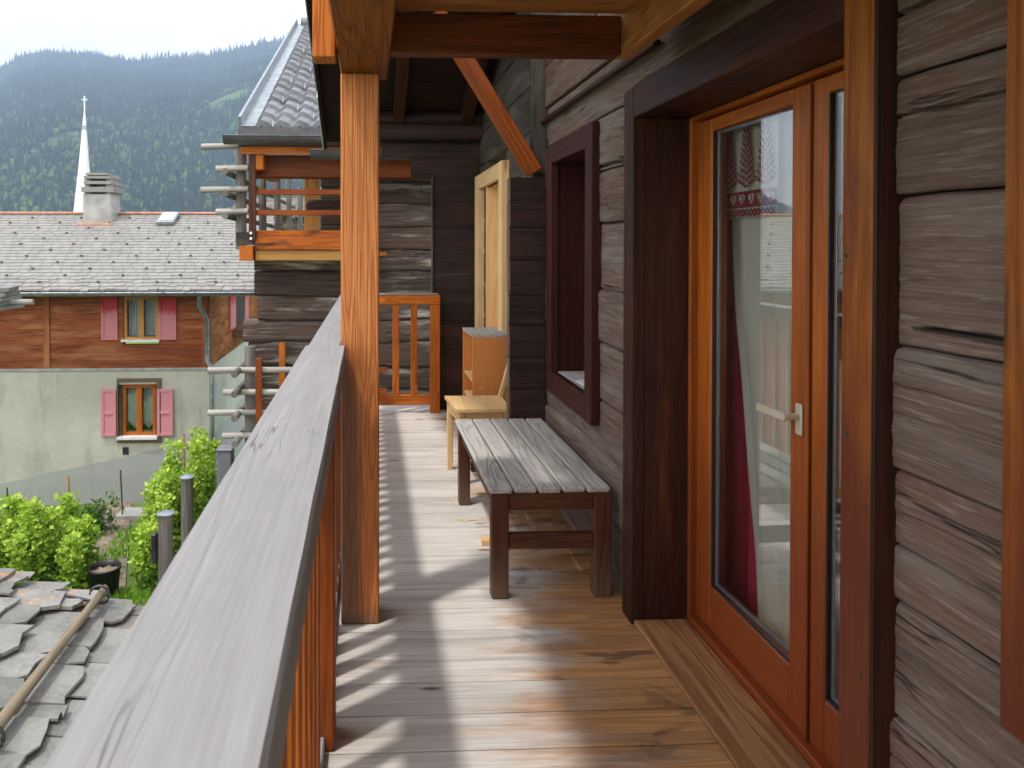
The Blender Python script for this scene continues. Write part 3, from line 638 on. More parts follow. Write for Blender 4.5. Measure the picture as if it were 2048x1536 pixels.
# patterned top
mb=MB(); 
def strip(y0,y1,z0,z1,X,m): 
    vs=[];n=30
    for z in (z0,z1):
        for i in range(n+1):
            y=y0+(y1-y0)*i/n; vs.append((X-.004*math.sin(i*.7),y,z))
    mb.add(vs,[[i,i+1,n+2+i,n+1+i] for i in range(n)],vs,.5,m)
def heart(y,z,s,X,m,inv=1):
    p=[]
    for k in range(20):
        t=2*math.pi*k/20; p.append((X,y+s*.06*16*math.sin(t)**3/1.0,z+inv*s*.06*(13*math.cos(t)-5*math.cos(2*t)-2*math.cos(3*t)-math.cos(4*t))))
    mb.add(p,[list(range(20))],p,.5,m)
def motif(y0,y1,X,flip):
    a,b=(1,0) if not flip else (0,1)
    strip(y0,y1,1.545,1.885,X,0)
    strip(y0,y1,1.58,1.637,X-.006,b if flip else 1)
    y=y0+.03; k=0
    while y<y1-.02:
        for s_,m_,dx in ((.022,2 if not flip else 1,.011),(.015,1 if not flip else 2,.0125),(.009,2 if not flip else 1,.014)): heart(y,1.610,s_,X-dx,m_)
        y+=.062
    y=y0+.012
    while y<y1-.01:
        for sg in (-1,1):
            d=Vector((0,.026,sg*.022)); c=Vector((X-.0105,y+.0,1.562)); w_=Vector((0,-.0,.0045))
            q=[c-d*.5-w_,c+d*.5-w_,c+d*.5+w_,c-d*.5+w_]; mb.add(q,[[0,1,2,3]],q,.5,1)
        heart(y+.013,1.571,.006,X-.011,1); heart(y+.013,1.551,.006,X-.011,1,-1)
        y+=.026
    # leafy branches in dark red
    random.seed(3)
    for tr in range(3):
        yc=y0+(y1-y0)*(tr+.5)/3
        for br in range(9):
            z=1.65+br*.022; sp=.055*(1-br/12)
            for sg in (-1,1):
                p0=Vector((X-.010,yc,z)); p1=Vector((X-.010,yc+sg*sp,z+.022)); w_=Vector((0,0,.0035)); q=[p0-w_,p1-w_,p1+w_,p0+w_]; mb.add(q,[[0,1,2,3]],q,.5,1)
                for h in range(3): heart(yc+sg*sp*(h+1)/3,z+.022*(h+1)/3+.006,.007,X-.0105,1)
    q=0
motif(2.36,2.735,1.318,False)
tp=mb.build('patterned_border',[M_['linen'],M_['motif'],M_['linen']],c2)
mb=MB(); motif(2.745,2.95,1.355,True); mb.build('patterned_border',[M_['linen'],M_['motif'],M_['linen']],c1)
random.seed(5)
# ------------------------------------------------------------------ bench
bench=thing('bench',(.75,3.6,0),'low wooden bench with grey weathered plank top and dark brown legs against the log wall','bench')
mb=MB(); xs=[.487,.5905,.6905,.7905,.8905,.992]
for k in range(5):
    x0,x1=xs[k]+.0035,xs[k+1]-.0035
    # board with softened, slightly cupped end
    mb.box(x0,x1,3.018,4.235,.435+.002*(k%2),.460+random.uniform(-.001,.001),'y',.007)
mb.build('seat',M_['bench'],bench)
for (xa,xb,ya,yb) in ((.503,.573,3.027,3.09),(.927,.999,3.027,3.09),(.503,.565,4.13,4.20),(.927,.99,4.13,4.20)):
    mb=MB(); mb.box(xa,xb,ya,yb,.0,.434,'z',.005); mb.build('leg',M_['benchleg'],bench)
mb=MB(); mb.box(.574,.926,3.04,3.07,.362,.433,'x',.003); mb.build('apron',M_['benchleg'],bench)
mb=MB(); mb.box(.574,.926,4.15,4.18,.362,.433,'x',.003); mb.build('apron',M_['benchleg'],bench)
for xx in (.515,.955): mb=MB(); mb.box(xx,xx+.03,3.091,4.129,.362,.433,'y',.003); mb.build('apron',M_['benchleg'],bench)
mb=MB(); mb.box(.574,.926,3.04,3.075,.20,.262,'x',.004); mb.build('stretcher',M_['benchleg'],bench)
mb=MB(); mb.box(.574,.926,4.15,4.185,.18,.24,'x',.004); mb.build('stretcher',M_['benchleg'],bench)
for (xx,zz_) in ((.522,.405),(.965,.408)): mb=MB(); mb.tube([(xx,3.027,zz_),(xx,3.022,zz_)],.007,8); mb.build('bolt',M_['iron'],bench)
# chair
ch=thing('chair',(.7,4.65,0),'pale pine chair facing the railing, squeezed between the bench and the shelf cabinet','chair')
mb=MB(); mb.prism([(.495,4.86),(.525,4.452),(.86,4.452),(.86,4.86)],2,.447,.466,'y'); mb.build('seat',M_['pine'],ch)
for (xa,ya) in ((.508,4.80),(.545,4.475),(.815,4.475),(.815,4.81)):
    mb=MB(); mb.box(xa,xa+.036,ya,ya+.036,0,.446,'z',.004); mb.build('leg',M_['pine'],ch)
mb=MB(); mb.box(.585,.812,4.48,4.50,.375,.446,'x',.002); mb.box(.55,.812,4.815,4.835,.375,.446,'x',.002); mb.beam((.525,4.795,.41),(.556,4.515,.41),.02,.07,b=.002); mb.build('apron',M_['pine'],ch)
mb=MB()
for ya in (4.475,4.82): mb.beam((.852,ya,.46),(.957,ya,.84),.028,.03,(0,1,0),.003)
mb.beam((.95,4.45,.80),(.95,4.85,.80),.02,.07,b=.003); mb.beam((.91,4.45,.66),(.91,4.85,.66),.02,.05,b=.003); mb.build('backrest',M_['pine'],ch)
# cabinet
cb=thing('shelf_cabinet',(.82,5.22,0),'orange varnished open shelf cabinet standing beside the pine window surround','cabinet')
mb=MB(); mb.box(.699,.948,5.0,5.02,.0,.83,'z',.002); mb.build('side_panel',M_['pine2'],cb)
mb=MB(); mb.box(.689,.948,5.43,5.45,.0,.83,'z',.002); mb.build('side_panel',M_['pine2'],cb)
mb=MB(); mb.prism([(.697,5.0),(.951,5.0),(.951,5.45),(.687,5.45)],2,.8305,.846,'y'); mb.build('top',M_['bench'],cb)
for z in (.10,.375,.52): mb=MB(); mb.box(.70,.93,5.021,5.429,z,z+.016,'y',.002); mb.build('shelf',M_['pine'],cb)
mb=MB(); mb.box(.931,.948,5.021,5.429,.0,.83,'z',.001); mb.build('back_panel',M_['pine2'],cb)
for (x,z) in ((.853,.805),(.755,.49),(.86,.49)): mb=MB(); mb.tube([(x,5.0,z),(x,4.998,z)],.006,8); mb.build('screw_head',M_['screw'],cb)
mb=MB(); mb.beam((.545,3.60,.014),(.93,3.57,.012),.05,.024,b=.002); tag(mb.build('wood_offcut',M_['pine'],loc=(.74,3.58,0)),'flat light pine offcut lying on the floor under the bench','wood piece')
for k,(a,b_) in enumerate((((.45,4.25),(.505,3.98)),((.60,3.92),(.66,3.70)),((.50,3.95),(.53,3.90)))):
    mb=MB(); mid=((a[0]+b_[0])/2+.01,(a[1]+b_[1])/2,.004); mb.tube([(a[0],a[1],.002),mid,(b_[0],b_[1],.002)],.0013,5)
    if k!=2: tag(mb.build('straw',M_['pine'],loc=(a[0],a[1],0)),('single long straw lying on the floor left of the bench','single long straw lying on the floor below the bench seat')[k],'straw')
mb=MB()
for k in range(7):
    a=(.515+random.uniform(-.03,.03),3.90+random.uniform(-.02,.02)); an=random.uniform(0,3); mb.tube([(a[0],a[1],.002),(a[0]+.045*math.cos(an),a[1]+.03*math.sin(an),.003)],.0012,4)
tag(mb.build('straw_wisp',M_['pine'],loc=(.515,3.9,0)),'small tuft of straw on the floor beside the bench','straw')
# ================================================================== neighbouring log chalet with tiled roof
GZ=-4.0
nb=thing('log_chalet',(0,9,GZ),'dark old log chalet with tiled roof and pole racks beyond the end railing','house')
YN=8.6
def q(x,y,Y=8.6): return at(x,y,Y=Y)
mb=MB(); z=GZ; i=0
logs=[]
zl=[GZ]
while zl[-1]<1.25: zl.append(zl[-1]+.27+.03*math.sin(len(zl)*2.1))
for i in range(len(zl)-1):
    random.seed(300+i); top=zl[i+1]; xl=-1.24+random.uniform(-.09,.05)-(.10 if top<.75 else 0)
    if zl[i]>.75: xl=-1.30
    log_piece(mb,xl,1.6,zl[i],zl[i+1],YN,300+i,depth=.2,amp=2.6,axis='x',dy=.04,nv=12,rnd=random.random())
for i in range(7):
    log_piece(mb,.02,1.6,zl[-1]+i*.26,zl[-1]+i*.26+.26,YN,330+i,depth=.2,amp=2.,axis='x',dy=.05,nv=10,rnd=random.random())
mb.box(-1.15,1.6,YN+.16,YN+.19,GZ,1.2,'x',0); mb.box(.05,1.6,YN+.16,YN+.19,1.2,3.1,'x',0)
mb.build('log_wall',M_['oldlog'],nb)
random.seed(21)
mb=MB()
for i in range(len(zl)-1): 
    if zl[i]<.8: log_piece(mb,YN+.2,16,zl[i],zl[i+1],-1.22,360+i,depth=.2,amp=2.,axis='y',dy=.3,nv=6,rnd=random.random())
mb.build('side_log_wall',M_['oldlog'],nb)
# upper recess behind the balcony
mb=MB(); 
for i in range(7): mb.box(q(640,0,10.4).x,.1,10.4,10.55,1.2+i*.26,1.2+i*.26+.255,'x',.02,rnd=random.random())
mb.build('recess_wall',M_['oldlog'],nb)
p0=q(610,350,9.6);p1=q(640,345,9.6)
mb=MB(); mb.box(p0.x,p1.x,9.5,9.65,1.3,2.55,'z',.01); mb.build('post',M_['yellowbeam'],nb)
mb=MB(); mb.box(q(612,0,9.3).x,q(686,0,9.3).x,9.2,9.3,1.85,2.0,'x',.02,rnd=.3); mb.box(q(625,0,9.3).x,.1,9.25,9.4,1.2,1.5,'x',.02); mb.build('stacked_timber',M_['oldlog'],nb)
YB=8.0
a=q(470,462,YB);b=q(690,500,YB)
mb=MB(); mb.box(q(508,0,YB).x,-.03,YB,YB+.16,q(0,500,YB).z,q(0,460,YB).z,'x',.008); mb.build('balcony_beam',M_['burnt'],nb)
mb=MB(); mb.box(q(470,0,YB).x,q(507,0,YB).x,YB+.01,YB+.15,q(0,490,YB).z,q(0,464,YB).z,'x',.006); mb.build('beam_tail',M_['greyplank'],nb)
mb=MB(); mb.box(q(508,0,YB).x,-.03,YB+.05,YB+.25,q(0,522,YB).z,q(0,501,YB).z,'x',.006); mb.build('lower_beam',M_['yellowbeam'],nb)
mb=MB(); mb.box(q(478,0,YB).x,q(505,0,YB).x,YB-.03,9.6,q(0,522,YB).z,q(0,491,YB).z,'y',.006); mb.build('joist_end',M_['larch'],nb)
mb=MB(); mb.box(q(480,0,YB).x,.2,YB+.17,9.7,1.33,1.37,'x'); mb.build('balcony_floor',M_['burnt'],nb)
mb=MB(); mb.box(q(498,0,YB).x,q(512,0,YB).x,YB-.06,YB-.005,q(0,482,YB).z,q(0,305,YB).z,'z',.005); cpst=mb.build('corner_post',M_['benchleg'],nb)
for yy in (466,477): mb=MB(); c=q(502,yy,YB-.06); mb.tube([c,c+Vector((0,-.012,0))],.014,8); mb.build('bolt',M_['screw'],cpst)
for y0,y1 in ((377,388),(419,430)):
    mb=MB(); mb.box(q(512,0,YB).x,-.03,YB-.02,YB+.03,q(0,y1,YB).z,q(0,y0,YB).z,'x',.006); mb.build('railing_bar',M_['larch_deep'],nb)
# drying racks of poles, upper and lower
def rack(name,lev,posts,z0,z1,xp,hz,mats,fan):
    mb=MB(); mb.tube([(xp,posts[0],z0),(xp,posts[0],z1)],.058,10,wob=.15); r=mb.build(name,M_['pole'],nb)
    for y in posts[1:]:
        mb=MB(); mb.tube([(xp+.02,y,z0),(xp+random.uniform(-.02,.03),y,z1+random.uniform(-.05,.05))],.05,8,wob=.2); mb.build('rack_post',M_['pole'],r)
    for z in lev:
        mb=MB(); mb.tube([(xp-.10,posts[0]-.38,z+random.uniform(-.02,.02)),(xp-.09,posts[-1],z-.02)],[.036,.028],8,wob=.15); mb.build('long_pole',M_['pole'],r)
    for (xa,xb,yy) in hz:
        a=q(xa,yy,YB);b=q(xb,yy,YB); mb=MB(); mb.tube([(a.x,YB-.02,a.z),(b.x,YB-.02,b.z+.01)],[.034,.030],8,wob=.1); mb.build('cross_pole',M_['polelight'],r)
    return r
xp=q(481,0,YB+.1).x
rack('pole_rack',[2.20,1.98,1.74],[8.1,9.6,11.2,12.9,14.8],1.4,2.6,xp,[(404,478,294),(433,497,338),(403,497,380),(433,497,424)],None,0)
rack('pole_rack',[.13,-.10,-.34,-.58],[8.1,9.3,10.4,11.8,13.4],-1.2,.36,q(498,0,YB+.1).x,[(417,690,740),(447,640,784),(417,540,825),(446,520,871)],None,0)
mb=MB(); mb.box(q(511,0,YB).x,q(524,0,YB).x,YB-.08,YB-.055,q(0,850,YB).z,q(0,718,YB).z,'z',.004); mb.build('upright',M_['larch_deep'],nb)
mb=MB(); mb.box(q(568,0,9.0).x,q(579,0,9.0).x,8.42,8.5,q(0,760,9.0).z,q(0,676,9.0).z,'z',.004); mb.build('upright',M_['larch'],nb)
for yy in (742,786): mb=MB(); mb.box(q(525,0,YB).x,.2,YB+.02,YB+.05,q(0,yy+8,YB).z,q(0,yy-1,YB).z,'x'); mb.build('railing_bar',M_['larch_deep'],nb)
mb=MB(); mb.box(-1.42,-.2,8.15,9.5,-.98,-.90,'x'); mb.box(-1.35,-1.25,8.3,8.4,GZ,-.98,'z'); mb.build('lower_platform',M_['benchleg'],nb)
# roof of neighbour
mb=MB(); mb.box(q(502,0,8.1).x,.6,8.15,8.35,q(0,352,8.1).z,q(0,306,8.1).z,'x',.01); mb.build('roof_beam',M_['joist'],nb)
mb=MB(); mb.box(q(500,0,8.0).x,q(527,0,8.0).x,7.95,9.5,q(0,338,8.0).z,q(0,307,8.0).z,'y',.01); mb.build('purlin_end',M_['larch'],nb)
ye=7.9; ze=at(0,262,Y=ye).z; xl=at(477,262,Y=ye).x; TS=.462
mb=MB(); mb.box(xl+.02,1.4,ye+.02,ye+.06,at(0,305,Y=ye).z,at(0,289,Y=ye).z,'x',.004); mb.build('eave_board',M_['larch'],nb)
mb=MB(); mb.box(xl,1.4,ye-.02,ye+.012,at(0,290,Y=ye).z,at(0,250,Y=ye).z,'x',.003); mb.build('eave_flashing',M_['gutter'],nb)
mb=MB(); gz=at(0,270,Y=ye-.1).z; halfpipe(mb,(at(447,0,Y=ye-.1).x,ye-.1,gz),(1.4,ye-.1,gz),.085); mb.build('roof_gutter',M_['gutter'],nb)
# pantiles
mb=MB(); rows=20; rl=(ye*1.79-ye)/rows; tl=.2
def rs(y): return ze+.06+(y-ye)*TS
zr=rs(ye)
for r in range(rows):
    y0=ye-.01+r*rl; n=int((1.4-xl-.16)/.02); vs=[];
    for e,(yy,dz) in enumerate(((y0,-.012),(y0,.05),(y0+rl*1.08,.0))):
        for i in range(n+1):
            x=xl+.16+i*.02; u=(x-xl)/tl; wv=.026*math.sin(u*6.283)+.008*math.sin(u*12.566+.6)
            vs.append((x,yy+(-.012*math.sin(u*6.283) if e<2 else 0),rs(yy)+wv+dz))
    k=n+1; mb.add(vs,[[e*k+i,e*k+i+1,(e+1)*k+i+1,(e+1)*k+i] for e in range(2) for i in range(n)],vs,random.random(),0,False)
    for i in range(1,14,3):
        xx=xl+.16+tl*(i+ (r*2)%3)*1.0
        if xx<1.2: mb.beam((xx,y0-.02,rs(y0)+.0),(xx,y0-.005,rs(y0)+.075),.012,.006,(0,1,0),.001,m=1)
mb.build('tile_roof',[M_['tile'],M_['zinc']],nb)
mb=MB(); yr=ye*1.79
mb.beam((xl+.02,ye-.02,rs(ye)+.03),(xl+.02,yr,rs(yr)+.03),.03,.16,(0,0,1),.003); mb.beam((xl+.10,ye-.02,rs(ye)+.0),(xl+.10,yr,rs(yr)+.0),.16,.02,(0,0,1),.003); mb.build('verge_flashing',M_['zinc'],nb)
mb=MB(); mb.tube([(xl+.1,yr,rs(yr)+.03),(1.4,yr,rs(yr)+.03)],.10,10); mb.build('ridge_tile',M_['tile'],nb)
mb=MB(); mb.beam((xl+.75,ye+.1,rs(ye)-.13),(xl+.75,yr,rs(yr)-.13),1.4,.04,(0,0,1)); mb.beam((.4,ye+.1,rs(ye)-.13),(.4,yr,rs(yr)-.13),2.0,.04,(0,0,1)); mb.build('roof_boarding',M_['burnt'],nb)
# ================================================================== farmhouse with grey plaster and wooden storey
fh=thing('farmhouse',(-8,19.5,GZ),'farmhouse with grey plaster ground floor, brown boarded upper storey, red shutters and slate roof','house')
YF=16.; F_=lambda x,y,Y=YF: at(x,y,Y=Y)
xr=F_(417,0).x; zm=F_(0,738).z; zt=F_(0,590).z
def shell(mb,x0,x1,y0,y1,z0,z1,wins,bd,vert=False):
    """front wall boards with openings wins"""
    z=z0
    while z<z1-.01:
        zz=min(z1,z+bd); segs=[(x0,x1)]
        for (a,b,c,d) in wins:
            if zz>c+.005 and z<d-.005:
                nn=[]
                for s in segs:
                    if b<=s[0] or a>=s[1]: nn.append(s); continue
                    if a>s[0]: nn.append((s[0],a))
                    if b<s[1]: nn.append((b,s[1]))
                segs=nn
        r_=random.random()
        for s in segs: mb.box(s[0],s[1],y0,y1,z,zz,'x',.006,rnd=r_)
        z=zz
mb=MB(); wu=(F_(243,0).x,F_(314,0).x,F_(0,682).z,F_(0,594).z); wl=(F_(235,0).x,F_(312,0).x,F_(0,878).z,F_(0,770).z)
shell(mb,-14,xr,YF,YF+.16,zm,zt+.3,[wu],.165)
mb.build('boarded_wall',M_['farmwood'],fh)
mb=MB(); mb.box(F_(84,0).x,F_(96,0).x,YF-.03,YF+.0,zm,zt+.2,'z',.004); mb.box(F_(403,0).x,F_(413,0).x,YF-.03,YF+.0,zm,zt+.2,'z',.004); mb.build('corner_board',M_['farmwood'],fh)
def wallhole(mb,x0,x1,y0,y1,z0,z1,h):
    mb.box(x0,h[0],y0,y1,z0,z1,'x',0);mb.box(h[1],x1,y0,y1,z0,z1,'x',0);mb.box(h[0],h[1],y0,y1,z0,h[2],'x',0);mb.box(h[0],h[1],y0,y1,h[3],z1,'x',0)
mb=MB(); wallhole(mb,-14,xr+.02,YF-.05,YF+.3,GZ-.3,zm-.001,wl)
mb.box(xr-.3,xr+.02,YF+.3,23.4,GZ-.3,zm-.001,'y',0)
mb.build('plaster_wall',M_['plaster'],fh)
mb=MB(); mb.box(-14,xr+.03,YF-.07,YF-.03,zm-.05,zm+.01,'x',.005); mb.build('ledge',M_['concrete'],fh)
mb=MB(); z=zm; 
while z<zm+3.2:
    ext=max(0,(z-zt))*0
    mid=19.4; half=min(3.4,3.9-(z+.30-at(0,582,Y=15.45).z)/.42)
    if half>.2: mb.box(xr-.16,xr,max(YF+.161,mid-half),mid+half,z,z+.165,'y',.006)
    z+=.165
mb.build('gable_wall',M_['farmwood'],fh)
mb=MB(); a=F_(455,0,16).x
mb.build if 0 else None
def window(x0,x1,z0,z1,Y,fm,cm,name='window',frame=.07,vshape=False,surround=None):
    mb=MB(); d=.1
    mb.box(x0,x0+frame,Y+.04,Y+d,z0,z1,'z',.004); mb.box(x1-frame,x1,Y+.04,Y+d,z0,z1,'z',.004); mb.box(x0+frame,x1-frame,Y+.041,Y+d-.001,z1-frame,z1,'x',.004); mb.box(x0+frame,x1-frame,Y+.041,Y+d-.001,z0,z0+frame,'x',.004)
    xm=(x0+x1)/2; mb.box(xm-.055,xm+.055,Y+.03,Y+d-.002,z0+frame,z1-frame,'z',.004)
    w_=mb.build(name,fm,fh)
    mb=MB(); mb.box(x0+.02,x1-.02,Y+.07,Y+.075,z0+.02,z1-.02,'x',0); mb.build('pane',M_['glass'],w_)
    mb=MB()
    for (a,b) in ((x0+frame,xm-.055),(xm+.055,x1-frame)):
        vs=[];n=24
        for j in (0,1):
            for i in range(n+1):
                u=i/n; x=a+(b-a)*u; yv=Y+.16+.012*math.sin(u*28)
                zl_=z0+.08 if not vshape else z0+.12+.24*abs(u-(.72 if a<xm-.2 else .5))
                vs.append((x,yv,z1-.03 if j else zl_))
        mb.add(vs,[[i,i+1,n+2+i,n+1+i] for i in range(n)],vs,.5,0,True)
    mb.build('net_curtain',M_['net'],w_)
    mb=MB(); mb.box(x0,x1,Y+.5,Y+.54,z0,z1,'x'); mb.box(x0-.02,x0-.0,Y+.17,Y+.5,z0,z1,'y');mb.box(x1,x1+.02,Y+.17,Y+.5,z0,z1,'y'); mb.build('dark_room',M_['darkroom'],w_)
    return w_
def shut(x0,x1,z0,z1,Y,m):
    mb=MB(); t=.03; mb.box(x0,x1,Y-.02,Y,z0,z1,'z',.003); f=.06
    mb.box(x0,x0+f,Y-.035,Y-.0205,z0,z1,'z',.003);mb.box(x1-f,x1,Y-.035,Y-.0205,z0,z1,'z',.003)
    zc=(z0+z1)/2
    for (a,b) in ((z0,z0+f),(zc-.03,zc+.03),(z1-f,z1)): mb.box(x0+f,x1-f,Y-.034,Y-.0205,a,b,'x',.003)
    mb.box((x0+x1)/2-.08,(x0+x1)/2+.08,Y-.04,Y-.034,zc-.03,zc+.0,'x',.002)
    return mb.build('shutter',m,fh)
w1=window(wu[0],wu[1],wu[2],wu[3],YF,M_['yellowbeam'],0)
mb=MB(); mb.box(wu[0]-.03,wu[1]+.03,YF-.06,YF+.04,wu[2]-.03,wu[2]+.02,'x'); mb.build('sill',M_['white'],w1)
mb=MB(); sx=(F_(232,0).x,F_(321,0).x,F_(0,693).z,F_(0,766).z,F_(0,882).z)
mb.box(sx[0],wl[0],YF-.09,YF+.02,wl[2]-.02,wl[3]+.06,'z',.005);mb.box(wl[1],sx[1],YF-.09,YF+.02,wl[2]-.02,wl[3]+.06,'z',.005);mb.box(sx[0],sx[1],YF-.088,YF+.02,wl[3]+.061,wl[3]+.13,'x',.005)
mb.box(sx[0],sx[1],YF-.088,YF+.02,wl[2]-.09,wl[2]-.021,'x',.005); mb.build('window_surround',M_['benchleg'],fh)
w2=window(wl[0]+.05,wl[1]-.05,wl[2]+.04,wl[3]-.02,YF,M_['larch'],0,vshape=True)
mb=MB(); mb.box(wl[0]-.02,wl[1]+.02,YF-.13,YF+.05,wl[2]-.02,wl[2]+.04,'x'); mb.build('sill',M_['white'],w2)
shut(F_(200,0).x,F_(233,0).x,F_(0,681).z,F_(0,594).z,YF-.01,M_['shut_up']); shut(F_(315,0).x,F_(351,0).x,F_(0,681).z,F_(0,594).z,YF-.01,M_['shut_up'])
shut(F_(201,0).x,F_(231,0).x,F_(0,873).z,F_(0,779).z,YF-.07,M_['shut_low']); shut(F_(313,0).x,F_(345,0).x,F_(0,873).z,F_(0,779).z,YF-.07,M_['shut_low'])
mb=MB(); a=F_(247,893);b=F_(259,908); mb.box(a.x,b.x,YF-.06,YF-.04,b.z,a.z,'x'); mb.build('wall_vent',M_['iron'],fh)
# gable window with red shutters, seen end on
for (ya,yb) in ((18.2,18.9),(20.3,20.9)):
    mb=MB(); mb.box(xr+.002,xr+.05,ya,yb,zt-1.0,zt-.05,'z',.004); mb.build('shutter',M_['shut_up'],fh)
mb=MB(); mb.box(xr+.003,xr+.03,18.91,20.29,zt-1.0,zt-.05,'z'); gw=mb.build('gable_window',M_['darkroom'],fh)
mb=MB(); mb.box(xr+.01,xr+.30,18.7,20.5,zt-1.25,zt-1.05,'y'); mb.build('flower_box',M_['benchleg'],fh)
# roof
ye2=15.45; ze2=at(0,582,Y=ye2).z; yr2=19.4; zr2=at(0,428,Y=yr2).z; sl2=(zr2-ze2)/(yr2-ye2); xg=at(510,0,Y=ye2).x+.02
mb=MB(); nc=26; cw=(yr2-ye2)/nc
for k in range(nc):
    y0=ye2+k*cw; x=-14.6-random.uniform(0,.3)
    while x<xg-.02:
        wd=.22+random.uniform(-.03,.03) if k>3 else .20+random.uniform(-.07,.07); x1=min(xg,x+wd)
        yo=random.uniform(-.012,.012)*(2.5 if k<4 else .6)
        za=ze2+(y0+yo-ye2)*sl2; zb=ze2+(y0+cw*1.25-ye2)*sl2
        T=random.uniform(.0,.008)*(2 if k<4 else 1)
        mb.add([(x+.004,y0+yo,za+.022+T),(x1-.004,y0+yo,za+.022+T),(x1-.004,y0+cw*1.2,zb+.0),(x+.004,y0+cw*1.2,zb+.0),(x+.004,y0+yo,za-.01),(x1-.004,y0+yo,za-.01)],[[0,1,2,3],[4,5,1,0]],[(x*1.,y0,za),(x1,y0,za),(x1,y0+cw,zb),(x,y0+cw,zb),(x,y0,za),(x1,y0,za)])
        x=x1
    if k>1 and k%2==0:
        xx=-14.4+((k//2)%3)*.4
        while xx<xg-.1: mb.box(xx,xx+.05,y0-.04,y0+.02,ze2+(y0-ye2)*sl2+.03,ze2+(y0-ye2)*sl2+.05,'x',.003,m=1); xx+=1.2
rf=mb.build('slate_roof',[M_['farmroof'],M_['iron']],fh)
mb=MB()
vs=[(-14.6,ye2,ze2-.05),(xg-.02,ye2,ze2-.05),(xg-.02,yr2,zr2-.05),(-14.6,yr2,zr2-.05),(-14.6,yr2+4.2,ze2-.05),(xg-.02,yr2+4.2,ze2-.05)]
mb.add(vs,[[0,1,2,3],[3,2,5,4]],vs); vs2=[(v[0],v[1],v[2]+.045) for v in vs]; mb.add(vs2[2:],[[1,0,3,2]],vs2[2:])
mb.beam((xg,ye2-.02,ze2-.02),(xg,yr2,zr2-.02),.04,.2,(0,0,1)); mb.beam((xg,yr2,zr2-.02),(xg,yr2+4.2,ze2-.02),.04,.2,(0,0,1))
mb.build('roof_boarding',M_['benchleg'],rf)
mb=MB(); mb.box(-14,xg,yr2-.09,yr2+.09,zr2+.0,zr2+.055,'x',.015); mb.build('ridge_capping',M_['ridge'],rf)
mb=MB(); halfpipe(mb,(-14.7,ye2-.08,ze2-.035),(xg+.1,ye2-.08,ze2-.035),.075)
gt=mb.build('roof_gutter',M_['zinc'],rf)
for k in range(8): 
    mb=MB(); xx=at(80+62*k,0,Y=ye2).x; mb.tube([(xx,ye2-.17,ze2-.03),(xx,ye2,ze2-.02)],.012,6); mb.build('gutter_bracket',M_['zinc'],rf)
pts=[at(399,592,Y=ye2-.08),at(399,612,Y=ye2-.05),at(414,640,Y=YF-.08),at(414,722,Y=YF-.08),at(424,738,Y=YF-.12),at(424,905,Y=YF-.12),at(424,960,Y=YF-.12)]
mb=MB(); mb.tube(pts,.05,10); mb.build('downpipe',M_['zinc'],fh)
# chimney
yc=19.2; a=at(166,445,Y=yc-.35); b=at(222,388,Y=yc-.35)
mb=MB(); mb.box(a.x,b.x,yc-.35,yc+.35,a.z-.5,b.z,'x',.01); chm=mb.build('chimney',M_['concrete'],fh)
for (ya,yb,xa,xb) in ((374,384,163,226),(362,368,168,221),(352,357,168,220),(346,350,172,216)):
    mb=MB(); p=at(xa,yb,Y=yc-.4); r_=at(xb,ya,Y=yc-.4); mb.prism([(p.x,yc-.42),(r_.x,yc-.40),(r_.x+.02,yc+.42),(p.x-.01,yc+.4)],2,p.z,r_.z,'x'); mb.build('chimney_slab',M_['farmroof'],chm)
for xx in (a.x+.02,b.x-.14):
    mb=MB(); mb.box(xx,xx+.12,yc-.3,yc+.3,b.z,at(0,350,Y=yc-.35).z,'x'); mb.build('chimney_pier',M_['concrete'],chm)
mb=MB(); mb.box(a.x-.08,b.x+.08,yc-.55,yc-.36,a.z-.12,a.z-.02,'x',.01); mb.build('flashing',M_['ridge'],chm)
# skylight
ys=ye2+(yr2-ye2)*.80; p=at(312,472,Y=ys); r_=at(352,448,Y=ys+.6)
mb=MB(); zz0=ze2+(ys-ye2)*sl2
mb.beam((( p.x+at(345,0,Y=ys).x)/2,ys,zz0+.09),((p.x+at(345,0,Y=ys).x)/2+.0,ys+.62,zz0+.09+.62*sl2),.42,.09,(0,0,1),.01); skl=mb.build('skylight',M_['zinc'],rf)
mb=MB(); mb.beam(((p.x+at(345,0,Y=ys).x)/2,ys+.08,zz0+.145+.08*sl2),((p.x+at(345,0,Y=ys).x)/2,ys+.54,zz0+.145+.54*sl2),.32,.01,(0,0,1),.001); mb.build('roof_light_cover',M_['white'],skl) if 0 else mb.build('roof_light_cover',M_['white'],rf)
# ================================================================== church spire
YC=110.; tp_=at(169,192,Y=YC); bs=at(165,428,Y=YC); sc1=1.85
chx=tp_.x-.0; sp=thing('church',(chx-.1,YC,GZ),'white pointed church spire with a small cross rising behind the farmhouse roof','church')
mb=MB(); n=8; zt_=at(0,215,Y=YC).z; zb_=at(0,520,Y=YC).z
bw=at(187,0,Y=YC).x-at(149,0,Y=YC).x
prof=[(zt_,.05),(at(0,260,Y=YC).z,bw*.13),(at(0,330,Y=YC).z,bw*.28),(at(0,428,Y=YC).z,bw*.54),(zb_,bw*.85)]
mb.tube([(chx-.02*(zt_-z)*.8,YC,z) for z,_ in prof],[r for _,r in prof],8,smooth=False); mb.build('spire',M_['white'],sp)
mb=MB(); mb.tube([(chx,YC,at(0,258,Y=YC).z),(chx,YC,at(0,250,Y=YC).z)],bw*.15,8); mb.build('collar',M_['zinc'],sp)
